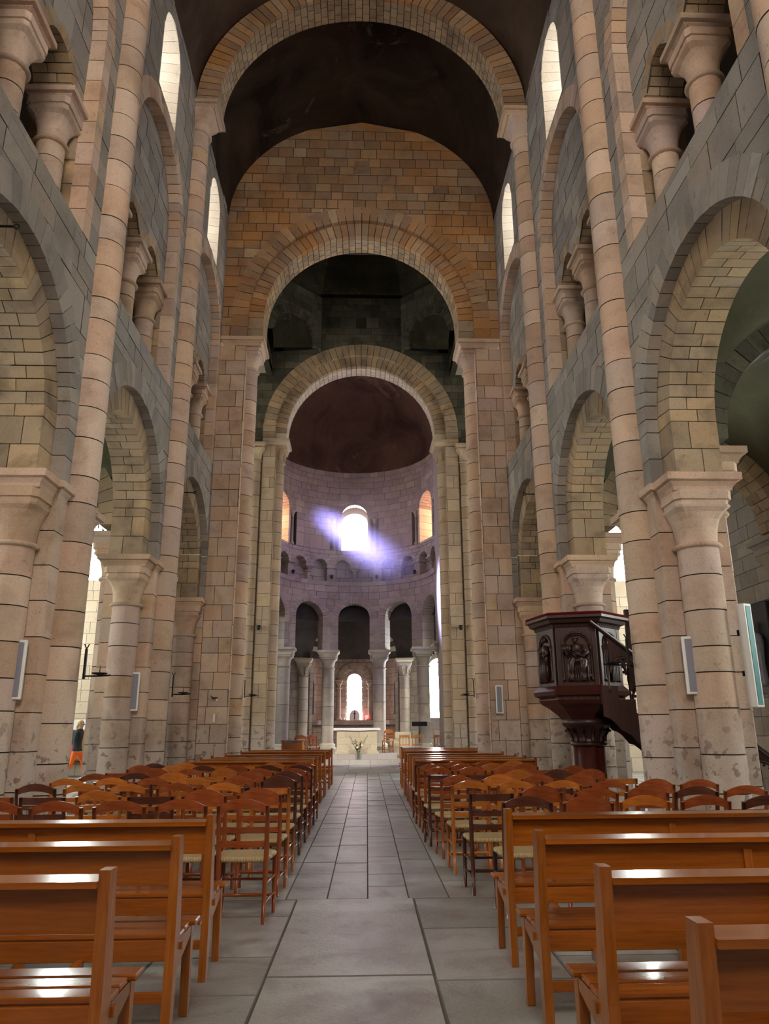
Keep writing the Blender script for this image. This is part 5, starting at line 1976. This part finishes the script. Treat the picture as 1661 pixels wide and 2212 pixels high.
# curved brackets from column to body
for i in range(6):
    a = OA + PI / 3 * i + PI / 6
    c, s_ = math.cos(a), math.sin(a)
    pts = [(.06 * (1 - w_) + c * (.28 + .36 * w_ ** 1.5), s_ * (.28 + .36 * w_ ** 1.5), 1.56 + .32 * math.sin(w_ * PI / 2)) for w_ in [k / 6 for k in range(7)]]
    MB().tube(pts, .03, 6).make('bracket', t, 'wood_pulpit')
# stair
ux, uy = .99, -.12
vx, vy = .12, .99                # across, positive = away from the viewer
S0, RUN, ZT = .14, 2.45, 2.02


def SP(a, c, z):
    return (ux * (S0 + a) + vx * c, -.40 + uy * (S0 + a) + vy * c, z)


def sbox(bld, a0, a1, c0, c1, z0, z1):
    v = [SP(a, c, z) for z in (z0, z1) for c in (c0, c1) for a in (a0, a1)]
    bld.add(v, [(0, 2, 3, 1), (4, 5, 7, 6), (0, 1, 5, 4), (1, 3, 7, 5), (3, 2, 6, 7), (2, 0, 4, 6)])


NS = 10
for k in range(NS):
    a0, a1 = RUN * k / NS, RUN * (k + 1) / NS
    z = ZT - ZT * (k + 1) / NS + .001
    if z < .05:
        z = .05
    b = MB()
    sbox(b, a0 - .02, a1 + .01, -.33, .33, z - .035, z)
    b.make('tread', t, 'wood_pulpit')
    b = MB()
    sbox(b, a0 - .012, a0 + .008, -.33, .33, z, z + ZT / NS - .035)
    b.make('riser', t, 'wood_pulpit')


def zl(a):
    return ZT - ZT * a / RUN


for c0, nm in ((-.36, 'near_string'), (.33, 'far_string')):
    top_ = []
    for k in range(NS):
        a0, a1 = RUN * k / NS, RUN * (k + 1) / NS
        top_ += [(a0, zl(a0) + .03), (a1, zl(a0) + .03)]
    bot_ = []
    nsc = 26
    for k in range(nsc + 1):
        a = RUN * (1 - k / nsc)
        bot_.append((a, max(0, zl(a) - .42 + .05 * abs(math.sin(k * PI / 2.6)))))
    pts = top_ + [p for p in bot_]
    v = [SP(a, c0, z) for a, z in pts] + [SP(a, c0 + .03, z) for a, z in pts]
    n = len(pts)
    b = MB()
    b.add(v, [(k, (k + 1) % n, n + (k + 1) % n, n + k) for k in range(n)])
    # fill with strips so the notched outline stays true
    m2 = 40
    for cc in (c0, c0 + .03):
        for k in range(NS):
            a0, a1 = RUN * k / NS, RUN * (k + 1) / NS
            for h in range(3):
                e0, e1 = a0 + (a1 - a0) * h / 3, a0 + (a1 - a0) * (h + 1) / 3
                kb = lambda a: max(0, zl(a) - .42 + .05 * abs(math.sin((1 - a / RUN) * nsc * PI / 2.6)))
                b.add([SP(e0, cc, kb(e0)), SP(e1, cc, kb(e1)), SP(e1, cc, zl(a0) + .03), SP(e0, cc, zl(a0) + .03)], [(0, 1, 2, 3)])
    b.make('stair_string', t, 'wood_pulpit')
    # balustrade: colonnettes, cusped arches, sloping handrail
    b = MB().tube([SP(-.1, c0 + .015, zl(-.1) + .93), SP(RUN, c0 + .015, zl(RUN) + .93)], .035, 8)
    b.make('handrail', t, 'wood_pulpit')
    for q in range(6):
        a = .12 + q * .46
        zb = zl(a) + .03
        MB().tube([SP(a, c0 + .015, zb), SP(a, c0 + .015, zb + .08), SP(a, c0 + .015, zb + .5), SP(a, c0 + .015, zb + .6), SP(a, c0 + .015, zl(a) + .9)], [.03, .02, .018, .032, .02], 8).make('baluster', t, 'wood_pulpit')
        if q < 5:
            ac = a + .23
            zc = zl(ac) + .52
            b = MB()
            arc = [(ac + .2 * math.cos(PI * k / 12), zc + .22 * math.sin(PI * k / 12)) for k in range(13)]
            b.tube([SP(u, c0 + .015, z) for u, z in arc], .024, 6)
            # cusps along the arch
            for k in range(1, 12, 2):
                u, z = arc[k]
                b.sphere(SP(ac + (u - ac) * .82, c0 + .015, zc + (z - zc) * .82), .026, 8, 6)
            # spandrel panel up to the handrail
            for k in range(12):
                (u0, z0), (u1, z1) = arc[k], arc[k + 1]
                b.add([SP(u0, c0 + .012, z0), SP(u1, c0 + .012, z1), SP(u1, c0 + .012, max(z1, zl(u1) + .91)), SP(u0, c0 + .012, max(z0, zl(u0) + .91))], [(0, 1, 2, 3)])
                b.add([SP(u0, c0 + .022, z0), SP(u1, c0 + .022, z1), SP(u1, c0 + .022, max(z1, zl(u1) + .91)), SP(u0, c0 + .022, max(z0, zl(u0) + .91))], [(0, 1, 2, 3)])
            b.make('cusped_arch', t, 'wood_pulpit')
for a, c0 in ((.75, -.3), (1.15, -.3), (1.15, .3)):
    b = MB()
    sbox(b, a - .035, a + .035, c0 - .035, c0 + .035, 0, zl(a) - .2)
    b.make('stair_post', t, 'wood_pulpit')
sb = MB()
sbox(sb, .62, .70, .40, .48, 2.0, 3.32)
sb.make('newel_post', t, 'wood_pulpit')

# ------------------------------------------------------------------ loudspeakers


def speaker(x, y, z, w_, h, d, rz, grille, label, group=None, body='white_paint'):
    t = empty('column_speaker', (x, y, z), label, 'speaker', group, rz=rz)
    MB().box(-w_ / 2, w_ / 2, -d, 0, 0, h, bev=.008).make('cabinet', t, body)
    MB().box(-w_ / 2 + .028, w_ / 2 - .028, -d - .006, -d + .002, .03, h - .03, bev=.003).make('grille', t, grille)
    MB().box(-.03, .03, -.01, .06, h * .3, h * .3 + .06).box(-.03, .03, -.01, .06, h * .7, h * .7 + .06).make('wall_bracket', t, 'iron')


speaker(-4.06, 9.12, 1.79, .19, .69, .07, .2, 'grille_lavender', 'slim white speaker on the second nave pier before the crossing, opposite the pulpit', 'slim white speakers')
speaker(-4.02, 13.77, 1.76, .18, .67, .07, .2, 'grille_lavender', 'slim white speaker on the first nave pier before the crossing, opposite the pulpit', 'slim white speakers')
speaker(4.04, 9.12, 1.82, .19, .69, .07, -.22, 'grille_lavender', 'slim white speaker on the nave pier next to the pulpit stair', 'slim white speakers')
speaker(3.36, 18.42, 1.77, .17, .66, .06, -.1, 'grille_lavender', 'slim white speaker on the crossing pier, pulpit side', 'slim white speakers')
speaker(4.64, 8.95, 1.66, .14, 1.22, .11, .45, 'grille_teal_reflection', 'tall deep speaker with turquoise grille on the aisle edge of a pier')
t = empty('poster_stand', (-5.4, 17.0, 1.0), 'narrow dark framed poster stand in the aisle opposite the pulpit', 'poster stand')
MB().box(-.3, .3, -.03, .03, -.99, 1.2, bev=.01).make('panel_frame', t, 'frame_black')
MB().box(-.24, .24, -.036, -.028, .1, 1.12).make('panel_sheet', t, 'grey_paint')

# ------------------------------------------------------------------ iron sconces, tie bars, small fittings


def sconce(x, y, z, sg, label):
    t = empty('candle_sconce', (x + sg * .03, y, z), label, 'sconce', 'iron candle sconces')
    MB().box(-.012, .012, -.02, .02, -.02, .36).tube([(0, 0, .36), (-.03 * sg, 0, .42)], .008, 6).tube([(0, 0, .36), (.03 * sg, 0, .42)], .008, 6).make('wall_plate', t, 'iron')
    MB().tube([(0, 0, .02), (sg * .2, -.02, .02), (sg * .34, -.02, .03)], .011, 6).make('arm', t, 'iron')
    MB().lathe([(.02, .03), (.09, .045), (.10, .06), (.085, .05), (.01, .04)], 14, cx=sg * .2, cy=-.02).make('drip_pan', t, 'iron')
    MB().tube([(sg * .2, -.02, .05), (sg * .2, -.02, .15)], [.008, .003], 6).make('spike', t, 'iron')


sconce(-3.52, 9.75, 2.08, 1, 'iron candle sconce on the second nave pier, opposite the pulpit')
sconce(-3.52, 14.4, 2.05, 1, 'iron candle sconce on the first nave pier, opposite the pulpit')
sconce(3.52, 9.75, 2.2, -1, 'iron candle sconce on the nave pier beside the pulpit stair')
sconce(-2.87, 19.0, 2.2, 1, 'iron candle sconce on the crossing pier, opposite the pulpit')
sconce(2.87, 19.0, 2.2, -1, 'iron candle sconce on the crossing pier, pulpit side')
for (x, y, z, d, lab) in ((-3.85, 7.1, 6.75, -1, 'iron tie bar in the third arcade arch, opposite the pulpit'), (-3.85, 16.3, 6.62, -1, 'iron tie bar in the arcade arch next to the crossing, opposite the pulpit'), (3.85, 16.3, 6.62, -1, 'iron tie bar in the arcade arch next to the crossing, pulpit side')):
    t = empty('iron_tie_bar', (x, y, z), lab, 'tie bar', 'iron tie bars in the arches')
    sg = 1 if x < 0 else -1
    MB().tube([(-sg * .5, 0, 0), (sg * .04, 0, 0)], .014, 6).make('bar', t, 'iron')
    pts = [(sg * (.07 + .03 * math.cos(a)), 0, .03 * math.sin(a)) for a in [2 * PI * k / 10 for k in range(11)]]
    MB().tube(pts, .009, 6).make('ring_end', t, 'iron')


def spot(x, y, z, rz, label, grp='small floodlights', glow='small_lamp_glow'):
    t = empty('small_floodlight', (x, y, z), label, 'floodlight', grp, rz=rz)
    MB().tube([(0, .12, 0), (0, 0, 0)], .012, 6).make('bracket', t, 'iron')
    MB().lathe([(.045, -.09), (.055, -.05), (.075, .07), (.07, .075)], 14).make('housing', t, 'iron')
    MB().lathe([(.065, .06), (.03, .068), (.002, .07)], 14, cap=False).make('lens', t, 'white_paint')


for k, t_ in enumerate((-54, -18, 18, 54)):
    a = math.radians(t_)
    spot(AX + (AR - .12) * math.sin(a), AY + (AR - .12) * math.cos(a), 8.15, -a, 'tiny floodlight on the %s apse arcade pilaster counted from opposite the pulpit' % ORD[k], 'tiny floodlights of the apse arcade')
def altar_fill_spot(x, y, z):  # unseen lamp added to brighten the altar
    l = bpy.data.lights.new('altar_fill_beam', 'SPOT')
    l.energy = 1700.0
    l.color = (1.0, 0.93, 0.82)
    l.spot_size = math.radians(24)
    l.spot_blend = .8
    l.shadow_soft_size = .08
    o = bpy.data.objects.new('altar_fill_beam', l)
    COL.objects.link(o)
    o.location = (x, y, z)
    o.rotation_euler = (Vector((-.1, 31.6, .9)) - o.location).to_track_quat('-Z', 'Y').to_euler()


for s in (-1, 1):
    altar_fill_spot(s * 3.3, 19.75, 6.0)
    spot(s * 3.3, 19.6, 6.0, PI, 'added unseen floodlight on the choir-facing side of the crossing pier, %s' % SIDE[s])
spot(-3.5, 25.9, 4.8, 0, 'small floodlight on the crossing pier, opposite the pulpit side')
spot(3.5, 25.9, 4.8, 0, 'small floodlight on the crossing pier, pulpit side')
t = empty('wall_switch', (-3.45, 18.46, 1.6), 'small white switch box on the crossing pier, opposite the pulpit', 'switch')
MB().box(-.025, .025, -.03, .0, 0, .19, bev=.004).make('switch_box', t, 'white_paint')
t = empty('wall_camera', (-3.45, 18.44, 2.14), 'small bracket camera on the crossing pier, opposite the pulpit', 'camera')
MB().box(-.07, .06, -.06, .0, .0, .035).tube([(-.05, -.03, .02), (-.1, -.05, .07)], .012, 6).make('camera_body', t, 'iron')
MB().box(.03, .06, -.07, -.02, -.05, 0).make('camera_lens', t, 'white_paint')

# hanging floodlights in the aisles, next to the transept
for s, X in ((-1, -6.55), (1, 6.95)):
    t = empty('aisle_floodlight', (X, 18.2, 6.05), 'bright floodlight hanging in the aisle %s' % SIDE[s], 'floodlight', 'bright aisle floodlights')
    MB().tube([(0, .02, .12), (0, .02, 1.0)], .015, 8).make('rod', t, 'iron')
    MB().box(-.14, .14, -.04, .1, -.02, .22, bev=.015).make('housing', t, 'iron')
    MB().box(-.12, .12, -.055, -.041, .0, .2).make('lens', t, 'lamp_glow')

# ------------------------------------------------------------------ things seen in the aisles
t = empty('notice_board', (-9.35, 25.9, 0), 'cork notice board with posters in the transept opposite the pulpit', 'notice board')
MB().box(-.75, .75, 0, .04, .5, 1.8, bev=.008).make('board', t, 'cork')
for (x0, x1, z0, z1, mt, nm) in ((-.72, -.12, 1.45, 1.78, 'paper_white', 'notice'), (-.08, .3, 1.45, 1.78, 'paper_white', 'notice'), (-.5, .02, .98, 1.42, 'paper_dark', 'poster'), (-.25, .25, .66, .95, 'paper_red', 'poster'), (-.72, -.3, .6, .94, 'paper_white', 'notice')):
    MB().box(x0, x1, -.008, .0, z0, z1).make(nm, t, mt)
MB().sphere((-.22, -.012, 1.22), (.07, .006, .09), 12, 8).make('poster_print', t, 'paper_red')
MB().sphere((-.5, -.012, .7), (.07, .004, .07), 12, 8).make('poster_print', t, 'paper_blue')
for x in (-.7, .66):
    MB().box(x, x + .04, .0, .04, 0, .5).make('board_leg', t, 'wood_table')
t = empty('side_table', (-9.2, 25.35, 0), 'dark wooden table in front of the notice board', 'table')
MB().box(-.8, .8, -.3, .3, .50, .54, bev=.006).make('table_top', t, 'wood_table')
MB().box(-.74, .74, -.26, .26, .38, .5).make('table_apron', t, 'wood_table')
for x in (-.72, .66):
    for y in (-.25, .2):
        MB().box(x, x + .06, y, y + .05, 0, .38).make('leg', t, 'wood_table')

# robed statue picture on the aisle wall, pulpit side
t = empty('robed_statue', (8.3, 15.5, 2.2), 'pale blue robed statue in a dark shallow niche on the aisle wall', 'statue')
MB().box(.06, .28, -.45, .45, -.1, 1.75, bev=.02).make('niche_frame', t, 'frame_black')
MB().box(-.22, .1, -.3, .3, -.12, .02, bev=.02).make('pedestal', t, 'grey_paint')
b = MB()
b.lathe([(.20, .02), (.21, .1), (.17, .5), (.19, .75), (.21, .95), (.17, 1.08), (.06, 1.14), (.055, 1.18)], 20, cx=-.06)
b.sphere((-.06, 0, 1.28), (.085, .08, .11), 14, 10)
for q in range(9):
    a = PI / 2 + PI * q / 8
    b.tube([(-.06 + .19 * math.cos(a), .19 * math.sin(a), .9), (-.06 + .17 * math.cos(a + .1), .17 * math.sin(a + .1), .5), (-.06 + .215 * math.cos(a), .215 * math.sin(a), .04)], .016, 6)
b.tube([(-.1, -.2, .98), (-.25, -.14, .78), (-.27, .0, .82)], [.06, .05, .035], 8)
b.tube([(-.1, .2, .98), (-.25, .14, .78), (-.27, .0, .82)], [.06, .05, .035], 8)
b.make('figure', t, 'paint_blue_robe')
t = empty('gilded_picture', (6.9, 25.98, 1.0), 'small gilded picture in the transept beyond the pulpit stair', 'picture')
MB().box(-.4, .4, 0, .05, -.1, 1.1, bev=.01).make('picture_frame', t, 'frame_black')
MB().box(-.34, .34, -.006, .004, -.04, 1.04).make('picture_canvas', t, 'painting_gold')

# walking person in the transept: one skinned body, hair on top
t = empty('person', (-8.36, 23.4, 0), 'person in dark jacket and orange trousers walking in the transept', 'person')
V = [(0, 0, .92), (0, 0, 1.10), (.02, 0, 1.30), (.03, 0, 1.42), (.04, 0, 1.50), (.07, 0, 1.58), (.06, 0, 1.66),      # 0-6 spine, neck, head
     (.0, -.09, .88), (-.08, -.09, .50), (-.30, -.10, .12), (-.34, -.10, .05), (-.20, -.10, .03),                       # 7-11 trailing leg
     (.02, .09, .88), (.20, .09, .50), (.22, .10, .10), (.22, .10, .05), (.36, .10, .03),                               # 12-16 leading leg
     (.02, -.17, 1.38), (.0, -.22, 1.12), (.10, -.22, .88), (.14, -.21, .80),                                           # 17-20 near arm
     (.02, .17, 1.38), (-.04, .22, 1.12), (-.02, .23, .88), (.0, .23, .80)]                                             # 21-24 far arm
E = [(0, 1), (1, 2), (2, 3), (3, 4), (4, 5), (5, 6), (0, 7), (7, 8), (8, 9), (9, 10), (10, 11), (0, 12), (12, 13), (13, 14), (14, 15), (15, 16), (3, 17), (17, 18), (18, 19), (19, 20), (3, 21), (21, 22), (22, 23), (23, 24)]
RAD = [.14, .13, .15, .12, .055, .085, .075, .10, .068, .045, .045, .035, .10, .068, .045, .045, .035, .07, .05, .038, .035, .07, .05, .038, .035]
for base, sy in ((20, -.21), (24, .23)):
    bx = V[base][0]
    for q in range(4):
        k = len(V)
        V += [(bx + .015 - .012 + .02 * (q - 1.5) * .6 + .03, sy + .012 * (q - 1.5) * 0 + .0, .755 + .004 * q), (bx + .02 * (q - 1.5) + .045, sy, .715 + .006 * q)]
        E += [(base, k), (k, k + 1)]
        RAD += [.012, .009]
    k = len(V)
    V += [(bx + .055, sy + (.02 if sy < 0 else -.02), .785), (bx + .07, sy + (.02 if sy < 0 else -.02), .75)]
    E += [(base, k), (k, k + 1)]
    RAD += [.012, .009]
me = bpy.data.meshes.new('body')
me.from_pydata(V, E, [])
o = obj('body', me, t)
sk = o.modifiers.new('skin', 'SKIN')
sk.use_smooth_shade = True
for i, r in enumerate(RAD):
    o.data.skin_vertices[0].data[i].radius = (r, r)
o.data.skin_vertices[0].data[0].use_root = True
o.modifiers.new('subdivision', 'SUBSURF').levels = 1
o.modifiers['subdivision'].render_levels = 2
# one material banded by height on the figure: shoes, trousers, jacket, skin
m, n, b = nt('person_clothes')
tc = n.nodes.new('ShaderNodeTexCoord').outputs['Object']
sp = n.nodes.new('ShaderNodeSeparateXYZ')
n.links.new(tc, sp.inputs[0])
mr = n.nodes.new('ShaderNodeMath')
mr.operation = 'DIVIDE'
mr.inputs[1].default_value = 2.0
n.links.new(sp.outputs['Z'], mr.inputs[0])
cr = n.nodes.new('ShaderNodeValToRGB')
cr.color_ramp.interpolation = 'CONSTANT'
els = cr.color_ramp.elements
while len(els) < 5:
    els.new(.5)
for e, (p, c) in zip(els, ((0, (.01, .01, .012)), (.045, (.95, .17, .015)), (.405, (.50, .30, .21)), (.42, (.02, .03, .035)), (.735, (.55, .33, .23)))):
    e.position = p
    e.color = (*c, 1)
n.links.new(mr.outputs[0], cr.inputs[0])
n.links.new(cr.outputs[0], b.inputs['Base Color'])
b.inputs['Roughness'].default_value = .8
me.materials.append(m)
b = MB()
b.sphere((.035, 0, 1.645), (.105, .09, .095), 16, 10)
b.sphere((-.03, 0, 1.56), (.06, .075, .10), 12, 8)
b.make('hair', t, 'hair_blond')
b = MB()
b.sphere((.158, 0, 1.595), (.018, .013, .022), 8, 6)
for sy in (-.03, .03):
    b.sphere((.142, sy, 1.625), (.008, .012, .007), 8, 6)
b.make('face', t, 'skin')
t = empty('handbag', (-(.93 + .485), 10.27 + .19, .476), 'black handbag lying on a rush seat opposite the pulpit', 'bag')
MB().loft([sqring(0, 0, z, h, .75, 20, hy=h * .55) for z, h in ((0, .13), (.03, .15), (.14, .14), (.22, .10), (.24, .04))], 0, True).make('bag_body', t, 'leather_black')
MB().tube([(.1 * math.cos(a), 0, .22 + .1 * math.sin(a)) for a in [PI * k / 10 for k in range(11)]], .008, 6).make('handle', t, 'leather_black')

# bounded haze added in the apse so the violet spot shows as a beam
m = bpy.data.materials.new('beam_haze')
m.use_nodes = True
n = m.node_tree
n.nodes.clear()
o_ = n.nodes.new('ShaderNodeOutputMaterial')
vsc = n.nodes.new('ShaderNodeVolumeScatter')
vsc.inputs['Color'].default_value = (0.80, 0.78, 1.0, 1)
vsc.inputs['Density'].default_value = 0.085
vsc.inputs['Anisotropy'].default_value = 0.0
tcv = n.nodes.new('ShaderNodeTexCoord')
mpv = n.nodes.new('ShaderNodeMapping')
HC = (AX + .55, 30.85, 9.3)
HS = (3.2, 1.7, 2.7)
mpv.inputs['Location'].default_value = (-HC[0] / HS[0], -HC[1] / HS[1], -HC[2] / HS[2])
mpv.inputs['Scale'].default_value = (1 / HS[0], 1 / HS[1], 1 / HS[2])
n.links.new(tcv.outputs['Object'], mpv.inputs['Vector'])
ln = n.nodes.new('ShaderNodeVectorMath')
ln.operation = 'LENGTH'
n.links.new(mpv.outputs[0], ln.inputs[0])
mrv = n.nodes.new('ShaderNodeMapRange')
mrv.interpolation_type = 'SMOOTHSTEP'
mrv.inputs['From Min'].default_value = 1.0
mrv.inputs['From Max'].default_value = 0.1
mrv.inputs['To Min'].default_value = 0.0
mrv.inputs['To Max'].default_value = 0.17
n.links.new(ln.outputs['Value'], mrv.inputs['Value'])
n.links.new(mrv.outputs[0], vsc.inputs['Density'])
n.links.new(vsc.outputs[0], o_.inputs['Volume'])
MATS['beam_haze'] = m
hz = MB()
hz.box(HC[0] - HS[0], HC[0] + HS[0], HC[1] - HS[1], HC[1] + HS[1], HC[2] - HS[2], HC[2] + HS[2])
h_ = hz.make('beam_haze', None, 'beam_haze')
tag(h_, 'thin violet incense haze hanging in the apse', 'haze', None, 'stuff')
